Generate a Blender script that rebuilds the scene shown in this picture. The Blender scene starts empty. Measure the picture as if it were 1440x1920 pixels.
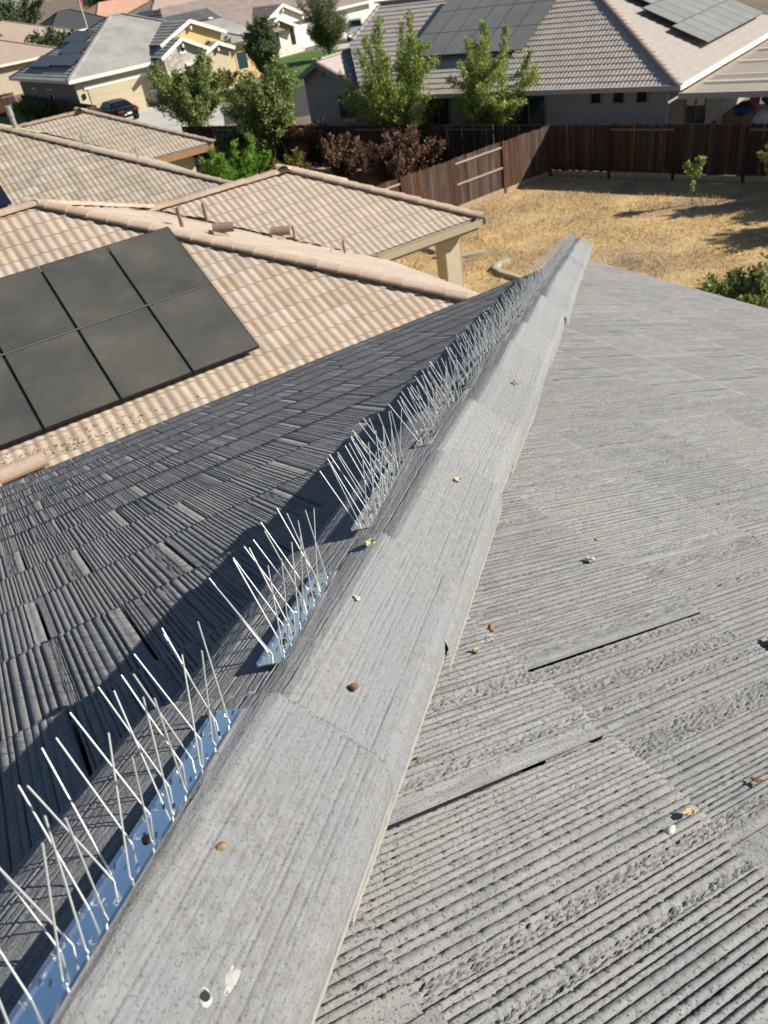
import bpy, bmesh, math, random
import numpy as np
from mathutils import Vector, Matrix
R = math.radians
sc = bpy.context.scene
col = sc.collection

# ------------------------------------------------------------------ camera
PITCH, ROLL, HEAD, FPX, CAMZ = R(35.5), R(10.1), R(-27.2), 1500.0, 8.5
_h = np.array([[math.cos(HEAD), -math.sin(HEAD), 0], [math.sin(HEAD), math.cos(HEAD), 0], [0, 0, 1]])
_f = np.array([0, math.cos(PITCH), -math.sin(PITCH)]); _r = np.array([1., 0, 0]); _d = np.cross(_f, _r)
_c, _s = math.cos(ROLL), math.sin(ROLL)
CR, CD, CF = _h @ (_c*_r + _s*_d), _h @ (-_s*_r + _c*_d), _h @ _f
cam = bpy.data.cameras.new('camera'); camo = bpy.data.objects.new('camera', cam); col.objects.link(camo)
camo.matrix_world = Matrix(((CR[0], -CD[0], -CF[0], 0), (CR[1], -CD[1], -CF[1], 0), (CR[2], -CD[2], -CF[2], CAMZ), (0, 0, 0, 1)))
cam.sensor_fit = 'VERTICAL'; cam.sensor_height = 36.0; cam.sensor_width = 27.0
cam.lens = FPX/1920*36.0
cam.clip_start = 0.02; cam.clip_end = 3000
cam.dof.use_dof = True; cam.dof.focus_distance = 0.85; cam.dof.aperture_fstop = cam.lens/1.6
sc.camera = camo
# ------------------------------------------------------------------ sky, sun, exposure
SUN_EL, SUN_AZ = R(30.5), R(124.0)
wd = bpy.data.worlds.new("World"); sc.world = wd; wd.use_nodes = True
nt = wd.node_tree
sky = nt.nodes.new('ShaderNodeTexSky'); sky.sky_type = 'NISHITA'; sky.sun_disc = False
sky.sun_elevation = SUN_EL; sky.sun_rotation = SUN_AZ; sky.altitude = 50; sky.air_density = 1.0; sky.dust_density = 0.35; sky.ozone_density = 4.0
nt.links.new(sky.outputs[0], nt.nodes['Background'].inputs[0]); nt.nodes['Background'].inputs[1].default_value = 0.056
sl = bpy.data.lights.new('sun', 'SUN'); sl.energy = 5.0; sl.angle = R(0.53); sl.color = (1.0, 0.945, 0.86)
so = bpy.data.objects.new('sun', sl); col.objects.link(so); so.location = (20, -30, 40)
SUND = Vector((math.sin(SUN_AZ)*math.cos(SUN_EL), math.cos(SUN_AZ)*math.cos(SUN_EL), math.sin(SUN_EL)))
so.rotation_euler = (-SUND).to_track_quat('-Z', 'Y').to_euler()
vs = sc.view_settings; vs.view_transform = 'Standard'; vs.look = 'None'; vs.exposure = 0.64; vs.gamma = 1.0; vs.use_curve_mapping = False
sc.cycles.max_bounces = 6; sc.cycles.use_denoising = True

# ------------------------------------------------------------------ helpers
def project(p):
    v = np.array([p[0], p[1], p[2]-CAMZ]); z = v @ CF
    if z < 0.05: return (-9999, -9999, z)
    return (720 + FPX*(v @ CR)/z, 960 + FPX*(v @ CD)/z, z)
def in_view(p, m=120):
    x, y, z = project(p)
    return z > 0.05 and -m < x < 1440+m and -m < y < 1920+m
WM = {}
def put(o, parent=None, M=None):
    col.objects.link(o); M = M or Matrix.Identity(4)
    if parent is not None:
        o.parent = parent; o.matrix_parent_inverse = WM[parent.name].inverted()
    o.matrix_basis = M; WM[o.name] = M.copy(); return o
def tag(o, label, cat, group=None):
    o['label'] = label; o['category'] = cat
    if group: o['group'] = group
    return o
def thing(name, label, cat, loc, group=None):
    o = bpy.data.objects.new(name, None); o.empty_display_size = .2
    put(o, None, Matrix.Translation(Vector(loc))); return tag(o, label, cat, group)
class MB:
    def __init__(s): s.v = []; s.f = []
    def add(s, vs, fs):
        b = len(s.v); s.v += [tuple(map(float, p)) for p in vs]; s.f += [tuple(i+b for i in f) for f in fs]; return s
    def quad(s, a, b, c, d): return s.add([a, b, c, d], [(0, 1, 2, 3)])
    def poly(s, pts): return s.add(pts, [tuple(range(len(pts)))])
    def frame(s, o, ux, uy, uz, x0, x1, y0, y1, z0, z1):
        o, ux, uy, uz = (np.array(k, float) for k in (o, ux, uy, uz))
        P = [o+ux*x+uy*y+uz*z for z in (z0, z1) for x, y in ((x0, y0), (x1, y0), (x1, y1), (x0, y1))]
        return s.add(P, [(3, 2, 1, 0), (4, 5, 6, 7), (0, 1, 5, 4), (1, 2, 6, 5), (2, 3, 7, 6), (3, 0, 4, 7)])
    def box(s, x0, x1, y0, y1, z0, z1): return s.frame((0, 0, 0), (1, 0, 0), (0, 1, 0), (0, 0, 1), x0, x1, y0, y1, z0, z1)
    def tube(s, pts, rad, n=8, cap=True):
        pts = [np.array(p, float) for p in pts]
        if not hasattr(rad, '__len__'): rad = [rad]*len(pts)
        b = len(s.v); up = None
        for i, p in enumerate(pts):
            t = pts[min(i+1, len(pts)-1)] - pts[max(i-1, 0)]; t = t/(np.linalg.norm(t)+1e-12)
            if up is None: up = np.array([1., 0, 0]) if abs(t[0]) < .8 else np.array([0, 1., 0])
            a = np.cross(t, up); a /= np.linalg.norm(a)+1e-12; c = np.cross(a, t); up = c
            for k in range(n):
                w = 2*math.pi*k/n; s.v.append(tuple(p + rad[i]*(math.cos(w)*a + math.sin(w)*c)))
        for i in range(len(pts)-1):
            for k in range(n):
                s.f.append((b+i*n+k, b+i*n+(k+1) % n, b+(i+1)*n+(k+1) % n, b+(i+1)*n+k))
        if cap:
            s.f.append(tuple(b+k for k in range(n))[::-1]); s.f.append(tuple(b+(len(pts)-1)*n+k for k in range(n)))
        return s
    def mesh(s, name, mat=None, smooth=False):
        m = bpy.data.meshes.new(name); m.from_pydata(s.v, [], s.f); m.update()
        if mat: m.materials.append(mat)
        if smooth: m.polygons.foreach_set('use_smooth', [True]*len(m.polygons))
        return m
    def build(s, name, mat, parent=None, M=None, smooth=False, bevel=0):
        o = bpy.data.objects.new(name, s.mesh(name, mat, smooth)); put(o, parent, M)
        if bevel:
            b = o.modifiers.new('b', 'BEVEL'); b.width = bevel; b.segments = 2; b.limit_method = 'ANGLE'
        return o
def npmesh(name, V, Q, mat, smooth=False):
    m = bpy.data.meshes.new(name); V = np.asarray(V, np.float32); Q = np.asarray(Q, np.int32); k = Q.shape[1]
    m.vertices.add(len(V)); m.vertices.foreach_set('co', V.ravel())
    m.loops.add(Q.size); m.loops.foreach_set('vertex_index', Q.ravel())
    m.polygons.add(len(Q)); m.polygons.foreach_set('loop_start', np.arange(0, Q.size, k, dtype=np.int32))
    m.polygons.foreach_set('loop_total', np.full(len(Q), k, np.int32))
    if smooth: m.polygons.foreach_set('use_smooth', np.ones(len(Q), bool))
    m.materials.append(mat); m.update(calc_edges=True); m.validate(); return m
def lin(*c): return tuple(((x/255)/12.92 if x/255 <= .04045 else ((x/255+.055)/1.055)**2.4) for x in c)

# ------------------------------------------------------------------ materials
def mat(name, c1, c2=None, scale=6.0, rough=.9, stretch=(1, 1, 1), c3=None, s3=1.5, objvar=0.0, bump=0.0, bscale=60.0, metal=0.0, world=False,
        spec=.3, speck=0.0, speckscale=300.0, transl=0.0, detail=4.0, lo=.35, hi=.65, bstretch=None):
    m = bpy.data.materials.new(name); m.use_nodes = True; t = m.node_tree; N = t.nodes; L = t.links
    b = N['Principled BSDF']; b.inputs['Roughness'].default_value = rough; b.inputs['Metallic'].default_value = metal
    b.inputs['Specular IOR Level'].default_value = spec
    oi = N.new('ShaderNodeObjectInfo'); co = None
    if world:
        g = N.new('ShaderNodeNewGeometry'); co = g.outputs['Position']
    else:
        g = N.new('ShaderNodeTexCoord'); ad = N.new('ShaderNodeVectorMath'); ad.operation = 'ADD'
        mu = N.new('ShaderNodeMath'); mu.operation = 'MULTIPLY'; mu.inputs[1].default_value = 37.0
        L.new(oi.outputs['Random'], mu.inputs[0]); L.new(g.outputs['Object'], ad.inputs[0]); L.new(mu.outputs[0], ad.inputs[1]); co = ad.outputs[0]
    def noise(sc_, st, det=detail, rg=.6):
        mp = N.new('ShaderNodeMapping'); mp.inputs['Scale'].default_value = st; L.new(co, mp.inputs[0])
        n = N.new('ShaderNodeTexNoise'); n.inputs['Scale'].default_value = sc_; n.inputs['Detail'].default_value = det; n.inputs['Roughness'].default_value = rg
        L.new(mp.outputs[0], n.inputs['Vector']); return n.outputs['Fac']
    def ramp(f, a, z):
        r = N.new('ShaderNodeMapRange'); r.inputs[1].default_value = a; r.inputs[2].default_value = z; L.new(f, r.inputs[0]); return r.outputs[0]
    def mix(f, a, bb, typ='MIX'):
        x = N.new('ShaderNodeMix'); x.data_type = 'RGBA'; x.blend_type = typ
        if isinstance(f, float): x.inputs[0].default_value = f
        else: L.new(f, x.inputs[0])
        for i, q in ((6, a), (7, bb)):
            if isinstance(q, tuple): x.inputs[i].default_value = (*q[:3], 1)
            else: L.new(q, x.inputs[i])
        return x.outputs[2]
    out = c1
    if c2: out = mix(ramp(noise(scale, stretch), lo, hi), c1, c2)
    if c3: out = mix(ramp(noise(s3, (1, 1, 1), 3), .45, .7), out, c3)
    if speck:
        k = ramp(noise(speckscale, (1, 1, 1), 2), .575, .66); x = N.new('ShaderNodeMath'); x.operation = 'MULTIPLY'; x.inputs[1].default_value = speck; L.new(k, x.inputs[0])
        out = mix(x.outputs[0], out, tuple(q*.25 for q in (c1[:3])))
    if objvar:
        h = N.new('ShaderNodeHueSaturation'); v = ramp(oi.outputs['Random'], 0, 1)
        r = N.new('ShaderNodeMapRange'); r.inputs[3].default_value = 1-objvar; r.inputs[4].default_value = 1+objvar; L.new(oi.outputs['Random'], r.inputs[0]); L.new(r.outputs[0], h.inputs['Value'])
        w = N.new('ShaderNodeMath'); w.operation = 'MULTIPLY'; w.inputs[1].default_value = 7.31; L.new(oi.outputs['Random'], w.inputs[0])
        fr = N.new('ShaderNodeMath'); fr.operation = 'FRACT'; L.new(w.outputs[0], fr.inputs[0])
        r2 = N.new('ShaderNodeMapRange'); r2.inputs[3].default_value = 1-objvar*1.5; r2.inputs[4].default_value = 1+objvar*1.5; L.new(fr.outputs[0], r2.inputs[0]); L.new(r2.outputs[0], h.inputs['Saturation'])
        if isinstance(out, tuple): h.inputs['Color'].default_value = (*out[:3], 1)
        else: L.new(out, h.inputs['Color'])
        out = h.outputs[0]
    if isinstance(out, tuple): b.inputs['Base Color'].default_value = (*out[:3], 1)
    else: L.new(out, b.inputs['Base Color'])
    if bump:
        bp = N.new('ShaderNodeBump'); bp.inputs['Strength'].default_value = 1.0; bp.inputs['Distance'].default_value = bump
        L.new(noise(bscale, bstretch or stretch, 5), bp.inputs['Height']); L.new(bp.outputs[0], b.inputs['Normal'])
    if transl:
        tr = N.new('ShaderNodeBsdfTranslucent'); ms = N.new('ShaderNodeMixShader'); ms.inputs[0].default_value = transl
        if isinstance(out, tuple): tr.inputs[0].default_value = (*out[:3], 1)
        else: L.new(out, tr.inputs[0])
        L.new(b.outputs[0], ms.inputs[1]); L.new(tr.outputs[0], ms.inputs[2]); L.new(ms.outputs[0], N['Material Output'].inputs[0])
    return m
M_ = {}
M_['tile'] = mat('grey_shake_tile', (.278, .276, .270), (.19, .188, .184), 120, stretch=(1, .12, 1), c3=(.245, .238, .226), s3=4, objvar=.07, speck=.85, speckscale=330, bump=.0011, bscale=520, bstretch=(1, 1, 1), spec=.12)
M_['cap'] = mat('grey_hip_cap', (.262, .262, .259), (.21, .207, .20), 120, stretch=(1, .8, 1), c3=(.235, .24, .247), s3=9, objvar=.09, speck=.5, speckscale=430, bump=.0010, bscale=600, bstretch=(1, 1, 1), spec=.12)
M_['mortar'] = mat('mortar_edge', (.36, .34, .29), (.29, .275, .24), 60, bump=.001, bscale=300)
M_['deck'] = mat('dark_underlay', (.018, .018, .02), rough=1)
M_['tan'] = mat('tan_double_roll_tile', (.42, .338, .258), (.365, .292, .224), 5, c3=(.455, .362, .275), s3=2, objvar=.10, bump=.002, bscale=60, spec=.15)
M_['tancap'] = mat('tan_ridge_cap', (.43, .325, .245), (.47, .365, .275), 6, c3=(.39, .29, .22), s3=3, objvar=.06, bump=.002, bscale=60, speck=.3, speckscale=25, spec=.15)
M_['yel'] = mat('sand_double_roll_tile', (.37, .312, .245), (.29, .252, .20), 4, c3=(.41, .335, .262), s3=1.2, objvar=.13, bump=.002, bscale=60, spec=.15)
M_['yelcap'] = mat('sand_ridge_cap', (.35, .285, .21), (.29, .24, .18), 5, objvar=.06, bump=.002, bscale=60, spec=.15)
M_['pink'] = mat('pinkish_beige_tile', (.46, .40, .345), (.40, .35, .30), 4, objvar=.08, bump=.002, bscale=60, spec=.15)
M_['pinkcap'] = mat('pinkish_ridge_cap', (.44, .345, .29), (.38, .3, .25), 4, objvar=.06, spec=.15)
M_['greyroof'] = mat('pale_grey_roof', (.34, .335, .31), (.27, .265, .25), .8, c3=(.38, .36, .32), s3=.5, world=True, bump=.01, bscale=10, spec=.15)
M_['brownroof'] = mat('brownish_roof', (.31, .25, .22), (.25, .2, .18), 1.2, world=True, spec=.15)
M_['tanroof'] = mat('far_tan_roof', (.44, .335, .265), (.37, .28, .225), .7, c3=(.4, .32, .26), s3=.3, world=True, bump=.01, bscale=8, spec=.15)
M_['salmonroof'] = mat('salmon_roof', (.52, .31, .22), (.45, .27, .2), .8, world=True, spec=.15)
M_['stucco'] = mat('taupe_grey_stucco', (.36, .325, .29), (.32, .29, .26), 3, bump=.003, bscale=60, spec=.1)
M_['taupe'] = mat('taupe_paint', (.27, .245, .22), rough=.6)
M_['cream'] = mat('cream_stucco', (.56, .48, .33), (.5, .43, .3), 3, bump=.003, bscale=60, spec=.1)
M_['column'] = mat('beige_column_stucco', (.44, .385, .29), (.4, .35, .265), 3, bump=.003, bscale=60, spec=.1)
M_['sand'] = mat('sand_stucco', (.5, .42, .3), (.45, .38, .27), 2, spec=.1)
M_['whitewall'] = mat('offwhite_stucco', (.74, .69, .58), (.68, .63, .52), 2, spec=.1)
M_['trim'] = mat('white_trim', (.76, .72, .63), rough=.5)
M_['yellow'] = mat('ochre_stucco', (.62, .45, .2), (.58, .42, .19), 2, spec=.1)
M_['garage'] = mat('beige_garage_door', (.50, .415, .265), rough=.6)
M_['gutter'] = mat('olive_beige_gutter', (.33, .29, .2), rough=.45)
M_['gutw'] = mat('grey_beige_gutter', (.40, .37, .32), rough=.45)
M_['fascia'] = mat('brown_fascia', (.33, .185, .09), (.28, .15, .07), 6, rough=.7)
M_['stone'] = mat('ledger_stone', (.34, .29, .25), (.52, .47, .4), 3.5, lo=.42, hi=.58, bump=.02, bscale=5)
M_['palestone'] = mat('pale_ledger_stone', (.68, .63, .54), (.5, .46, .4), 3.0, lo=.42, hi=.6, bump=.02, bscale=5)
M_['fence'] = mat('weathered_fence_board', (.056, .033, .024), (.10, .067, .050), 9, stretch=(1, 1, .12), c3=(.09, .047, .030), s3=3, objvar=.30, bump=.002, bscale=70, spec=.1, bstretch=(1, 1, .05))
M_['shadefence'] = mat('shaded_fence_board', (.042, .028, .021), (.068, .046, .036), 9, stretch=(1, 1, .12), c3=(.055, .031, .022), s3=3, objvar=.30, bump=.002, bscale=70, spec=.1, bstretch=(1, 1, .05))  # copy of the fence board with the unlit face's shade in its colour
M_['rail'] = mat('greyed_rail', (.38, .30, .235), (.3, .235, .185), 8, stretch=(.1, 1, 1), rough=.8)
M_['shaderail'] = mat('shaded_rail', (.19, .15, .12), (.13, .10, .08), 8, stretch=(.1, 1, 1), rough=.8)  # greyed rail darkened for the unlit fence, shade put into the colour
M_['kick'] = mat('pale_kickboard', (.40, .31, .2), (.3, .22, .15), 6, rough=.9)
M_['steel'] = mat('bright_steel', (.80, .82, .84), rough=.12, metal=1.0)
M_['wire'] = mat('stainless_wire', (.52, .53, .50), rough=.42, metal=.4, spec=.5)
M_['screw'] = mat('dark_screw', (.03, .028, .025), rough=.4, metal=.6)
M_['panel'] = mat('dusty_black_panel', (.088, .083, .068), (.048, .048, .047), 2.2, c3=(.11, .103, .083), s3=1.1, rough=.42, spec=.5, lo=.3, hi=.7, speck=.25, speckscale=26, detail=8)
M_['panelgrey'] = mat('dusty_grey_panel', (.25, .245, .215), (.215, .21, .188), 1.5, rough=.5, spec=.5, objvar=.05)
M_['panelfar'] = mat('far_grey_panel', (.11, .112, .112), (.09, .092, .094), 1, rough=.4, spec=.5, objvar=.06)
M_['paneldark'] = mat('deep_blue_panel', (.012, .015, .03), rough=.12, spec=.5)
M_['black'] = mat('black_frame', (.012, .012, .013), rough=.4)
M_['silver'] = mat('grey_line', (.3, .3, .27), rough=.5); M_['dimline'] = mat('dim_line', (.19, .185, .165), rough=.5); M_['dimframe'] = mat('dim_frame', (.06, .06, .055), rough=.5)
M_['glass'] = mat('dark_window_glass', (.02, .05, .055), rough=.06, spec=.8)
M_['hole'] = mat('unlit_screen', (.006, .006, .007), rough=.6)
M_['pipe'] = mat('galvanised_pipe', (.36, .36, .34), (.26, .26, .25), 8, rough=.5, metal=.3)
M_['pipebrown'] = mat('brown_vent_pipe', (.25, .165, .135), (.2, .13, .11), 12, rough=.7)
M_['concrete'] = mat('driveway_concrete', (.56, .525, .46), (.49, .46, .40), .9, c3=(.42, .4, .35), s3=.5, world=True, rough=.9)
M_['curb'] = mat('weathered_concrete', (.45, .41, .34), (.36, .33, .27), 5, rough=.95, bump=.004, bscale=40)
M_['asphalt'] = mat('street_asphalt', (.06, .057, .053), (.05, .047, .043), 1.5, world=True, rough=.95)
M_['soil'] = mat('bare_soil', (.20, .15, .105), (.14, .105, .075), .5, c3=(.24, .185, .13), s3=.2, world=True, rough=1, bump=.03, bscale=6)
M_['straw_ground'] = mat('dry_yard', (.62, .43, .19), (.44, .31, .155), .75, c3=(.30, .22, .145), s3=.42, world=True, rough=1, bump=.05, bscale=7, detail=8)
M_['straw'] = mat('straw_blades', (.72, .51, .225), (.50, .35, .165), 1.1, c3=(.36, .25, .14), s3=.42, world=True, rough=.9, transl=.2)
M_['lawn'] = mat('green_lawn', (.055, .13, .018), (.075, .155, .025), 1.5, world=True, rough=1, bump=.03, bscale=20)
M_['bark'] = mat('grey_bark', (.17, .125, .09), (.1, .075, .055), 14, stretch=(1, 1, .2), rough=.95, bump=.006, bscale=30)
def leafmat(n, a, b, tr=.28, s=1.3): M_[n] = mat(n, a, b, s, rough=.55, transl=tr, lo=.4, hi=.6, detail=5)
leafmat('leaf_mid', (.155, .205, .055), (.27, .32, .10)); leafmat('leaf_fresh', (.21, .285, .065), (.36, .41, .11), .32)
leafmat('leaf_dark', (.09, .12, .045), (.15, .18, .07)); leafmat('leaf_lime', (.13, .27, .03), (.20, .34, .05), .35)
leafmat('leaf_ochre', (.20, .14, .025), (.12, .13, .03)); leafmat('leaf_plum', (.05, .026, .027), (.085, .045, .043))
leafmat('leaf_rust', (.167, .087, .054), (.203, .123, .072)); leafmat('leaf_rose', (.05, .07, .03), (.30, .12, .085), .2, 2.5)
leafmat('leaf_far', (.06, .085, .035), (.08, .11, .045), .2)
M_['carpaint'] = mat('black_car_paint', (.008, .008, .010), rough=.22, spec=.6)
M_['silverpaint'] = mat('silver_car_paint', (.5, .53, .55), rough=.3, metal=.3, spec=.5)
M_['carglass'] = mat('car_glass', (.008, .010, .012), rough=.08, spec=.6)
M_['rubber'] = mat('tyre_rubber', (.012, .012, .012), rough=.9)
M_['rim'] = mat('wheel_rim', (.3, .3, .31), rough=.3, metal=.8)
M_['red'] = mat('tail_lamp', (.16, .012, .012), rough=.2)
M_['white'] = mat('white_plate', (.75, .76, .76), rough=.4)
M_['cloth_blue'] = mat('blue_cloth', (.05, .10, .25), (.03, .05, .12), 4); M_['cloth_pink'] = mat('pink_cloth', (.5, .16, .2), (.35, .12, .16), 4)
M_['card'] = mat('cardboard', (.40, .25, .12), rough=.9); M_['bag'] = mat('white_bag', (.62, .62, .6), (.5, .5, .48), 5, rough=.6)
M_['patio'] = mat('patio_cover_panel', (.66, .57, .46), (.62, .53, .43), 2, rough=.6)
M_['leafdry'] = mat('dry_leaf', (.48, .42, .26), (.34, .27, .15), 60, rough=.8); M_['nut'] = mat('brown_seed_husk', (.16, .085, .04), (.3, .2, .12), 90, rough=.8)
M_['chip'] = mat('white_chip', (.56, .54, .48), (.55, .52, .44), 80, rough=.9); M_['drop'] = mat('bird_dropping', (.42, .41, .375), (.29, .285, .265), 260, rough=1)
M_['plastic'] = mat('white_plastic', (.72, .74, .74), rough=.45); M_['leafdead'] = mat('dead_leaf', (.2, .1, .05), rough=.9)
M_['skin'] = mat('skin', (.42, .26, .18), rough=.6); M_['shirt'] = mat('grey_shirt', (.16, .17, .19), rough=.9); M_['jeans'] = mat('blue_jeans', (.05, .07, .12), rough=.9); M_['phone'] = mat('phone_case', (.02, .02, .02), rough=.4); M_['hair'] = mat('dark_hair', (.03, .02, .015), rough=.7)

# ------------------------------------------------------------------ ground, street, yards
def sheet(name, pts, z, m, kind='structure'):
    b = MB(); b.poly([(x, y, z) for x, y in pts]); o = b.build(name, m); o['kind'] = kind; return o
sheet('ground', [(-700, -500), (900, -500), (900, 1200), (-700, 1200)], 0, M_['soil'])
FD = np.array([.3256, -.9455]); K0 = np.array([22.4, 24.6]); FN = np.array([.9455, .3256])
yard = [(6, -8), (6, 9.0), (9.5, 24), (22.3, 24.5), (30, 2.2), (33, -8)]
sheet('yard', yard, .006, M_['straw_ground'])
S0 = np.array([22.4, 24.6])
sheet('street', [(24, 50), (30, 47), (60, 60), (110, 84), (108, 92), (60, 70), (24.5, 60.5)], .008, M_['asphalt'])
sheet('street_branch', [(19.5, 56.2), (24, 50), (24.5, 60.5), (21.5, 63.0)], .012, M_['asphalt'])
sheet('driveway', [(16.6, 69.6), (23.4, 70.2), (24.4, 61.5), (20.2, 51.5), (15.5, 53.0)], .022, M_['concrete'])
sheet('lawn', [(28, 62), (35, 60), (44, 74), (43, 81.5), (38.6, 81.5), (33, 72)], .02, M_['lawn'])
sheet('verge', [(23.6, 64.5), (26.6, 61.8), (28.2, 66), (25.5, 69.5)], .03, M_['lawn'])
sheet('lawn_patch', [(8.0, 64.5), (16.0, 65.2), (15.0, 86.0), (8.0, 86.0)], .02, mat('yellowing_lawn', (.16, .17, .035), (.24, .21, .06), .8, world=True, rough=1))
sheet('neighbour_driveway', [(43.5, 78), (50, 75), (55, 84), (48, 88)], .03, M_['concrete'])

sheet('shaded_planting_bed', [(12.5, 24.6), (21.8, 25.2), (15.6, 43.8), (9.9, 43.0)], .007, mat('shade_darkened_mulch', (.045, .034, .025), (.03, .023, .018), 3, world=True, rough=1, bump=.03, bscale=12))  # mulch colour darkened further to hold the shade under the trees
# dry grass blades (one uncountable mass)
rng = np.random.default_rng(5)
n = 70000
P = np.c_[rng.uniform(9.5, 30, n), rng.uniform(5, 24.3, n)]
side = (P - K0) @ FN
P = P[(side < -.1)]; 
cl = np.sin(P[:, 0]*1.7+2*np.sin(P[:, 1]*1.1)) + np.sin(P[:, 1]*2.3+P[:, 0]) + rng.normal(0, .8, len(P)); P = P[cl > -1.0]
n = len(P); a = rng.uniform(0, 6.28, n); ln = rng.uniform(.05, .17, n); tl = rng.uniform(.2, 1.4, n); w = rng.uniform(.006, .016, n)
dx, dy = np.cos(a), np.sin(a); base = np.c_[P, np.full(n, .004)]
tip = base + np.c_[dx*ln*np.sin(tl), dy*ln*np.sin(tl), ln*np.cos(tl)+.01]
sidev = np.c_[-dy*w, dx*w, np.zeros(n)]
V = np.stack([base-sidev, base+sidev, tip], 1).reshape(-1, 3); Q = np.arange(3*n).reshape(-1, 3)
o = bpy.data.objects.new('dry_grass', npmesh('dry_grass', V, Q, M_['straw'])); put(o); o['kind'] = 'stuff'; tag(o, 'short dry straw-coloured grass covering the back yard', 'dry grass')

# ------------------------------------------------------------------ roof tiles: generic field
def unit(v): v = np.array(v, float); return v/np.linalg.norm(v)
def clip_mesh(me, Mx, planes, name):
    bm = bmesh.new(); bm.from_mesh(me); inv = Mx.inverted(); rot = Mx.to_3x3().transposed()
    for (p, nrm) in planes:                       # keep the side the normal points to
        lp = inv @ Vector((p[0], p[1], 0)); ln_ = (rot @ Vector((nrm[0], nrm[1], 0)))
        bmesh.ops.bisect_plane(bm, geom=bm.verts[:]+bm.edges[:]+bm.faces[:], plane_co=lp, plane_no=ln_, clear_inner=True)
        if not bm.verts: break
    ok = len(bm.faces) > 0
    r = None
    if ok:
        r = bpy.data.meshes.new(name); bm.to_mesh(r)
        for m in me.materials: 
            if not r.materials: r.materials.append(m)
    bm.free(); return r
def field(out, O, u, v, m, poly, w, ex, over, lift, mesher, offs=None, courses=None, jit=.002, seed=0, gap=0):
    """O: eave origin (x,y,z) on the plane; u: plan unit along the eave; v: plan unit DOWN the slope; poly: convex plan polygon"""
    rn = random.Random(seed); u = unit(u); v = unit(v); O = np.array(O, float)
    poly = [np.array(p, float) for p in poly]; cen = sum(poly)/len(poly); edges = []
    for i in range(len(poly)):
        a, b = poly[i], poly[(i+1) % len(poly)]; t = b-a; nn = np.array([-t[1], t[0]]); nn = nn/np.linalg.norm(nn)
        if nn @ (cen-a) < 0: nn = -nn
        edges.append((a, nn))
    uu = [(p-O[:2]) @ u for p in poly]; vv = [(p-O[:2]) @ v for p in poly]
    if courses is None:
        k = int(math.ceil((max(vv)-min(vv))/ex)); courses = [max(vv)-ex*j for j in range(k)]
    sl = math.sqrt(1+m*m); v3 = np.array([v[0], v[1], -m])/sl; u3 = np.array([u[0], u[1], 0]); 
    for ci, vb in enumerate(courses):
        off = offs(ci) if offs else (w/2 if ci % 2 else 0)
        i0 = int(math.floor((min(uu)-off)/w))-1; i1 = int(math.ceil((max(uu)-off)/w))+1
        for i in range(i0, i1):
            ul = off+i*w
            cs = [O[:2]+u*(ul+du)+v*(vb-dv) for du in (0.004, w-.004) for dv in (0.004, ex-.004)]
            inside = [[nn @ (c-a) for c in cs] for a, nn in edges]
            if any(max(r) <= 0.01 for r in inside): continue
            pl = [(a, nn) for (a, nn), r in zip(edges, inside) if min(r) < 0.0]
            head = [[nn @ ((O[:2]+u*(ul+du)+v*(vb-ex-over))-a) for du in (0, w)] for a, nn in edges]
            for (e_, r) in zip(edges, head):
                if min(r) < -.02 and all(e_ is not q for q in pl) and not any(e_[0] is q[0] for q in pl):
                    if abs(e_[1] @ v) < .97: pl.append(e_)
            tailp = O[:2]+u*ul+v*vb; z = O[2]-m*((tailp-O[:2]) @ v)
            # local axes: x = u, y = down slope (tilted by lift over exposure), z = normal
            L_ = ex*sl; lf = lift+rn.uniform(-jit, jit); y3 = v3*L_+np.cross(u3, v3)*lf*(1 if np.cross(u3, v3)[2] > 0 else -1); y3 = y3/np.linalg.norm(y3)
            z3 = np.cross(u3, y3); x3 = u3
            if z3[2] < 0: z3 = -z3
            ang = rn.uniform(-.004, .004)
            pos = np.array([tailp[0], tailp[1], z+rn.uniform(-jit, jit)*.5])
            Mx = Matrix(((x3[0], y3[0], z3[0], pos[0]), (x3[1], y3[1], z3[1], pos[1]), (x3[2], y3[2], z3[2], pos[2]), (0, 0, 0, 1)))
            c0 = O[:2]+u*(ul+w/2)+v*(vb-ex/2); zc = O[2]-m*((c0-O[:2]) @ v)
            flip = np.linalg.det(np.array([x3, y3, z3]).T) < 0
            out.append(dict(M=Mx, c=(c0[0], c0[1], zc), pl=pl, mesher=mesher, rn=rn.random(), flip=flip))
    return out
def emit_tiles(tiles, parent, name, limit=300, stuffname='roof_tiles', lowmesh=None, mview=60):
    def key(t):
        p = project(t['c']); vis = p[2] > .05 and -mview < p[0] < 1440+mview and -mview < p[1] < 1920+mview
        return (0 if vis else 1, p[2] if p[2] > 0 else 99)
    tiles.sort(key=key); rest = MB(); cnt = 0
    for t in tiles:
        k = key(t); me = t['mesher'](t, k)
        if t['pl']:
            me2 = clip_mesh(me, t['M'], t['pl'], name)
            if me2 is None: continue
            me = me2
        if cnt < limit and k[0] == 0:
            o = bpy.data.objects.new(name, me); put(o, parent, t['M']); cnt += 1
        else:
            if lowmesh is not None:
                lm = lowmesh if not t['pl'] else clip_mesh(lowmesh, t['M'], t['pl'], name)
                if lm is None: continue
                me = lm
            Mx = np.array(t['M']); co = np.empty(len(me.vertices)*3, np.float32); me.vertices.foreach_get('co', co); co = co.reshape(-1, 3) @ Mx[:3, :3].T + Mx[:3, 3]
            rest.add(co.tolist(), [tuple(p.vertices) for p in me.polygons]); restmat = me.materials[0]
    if rest.v:
        o = rest.build(stuffname, restmat, parent); o['kind'] = 'stuff'
    return cnt
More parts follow.
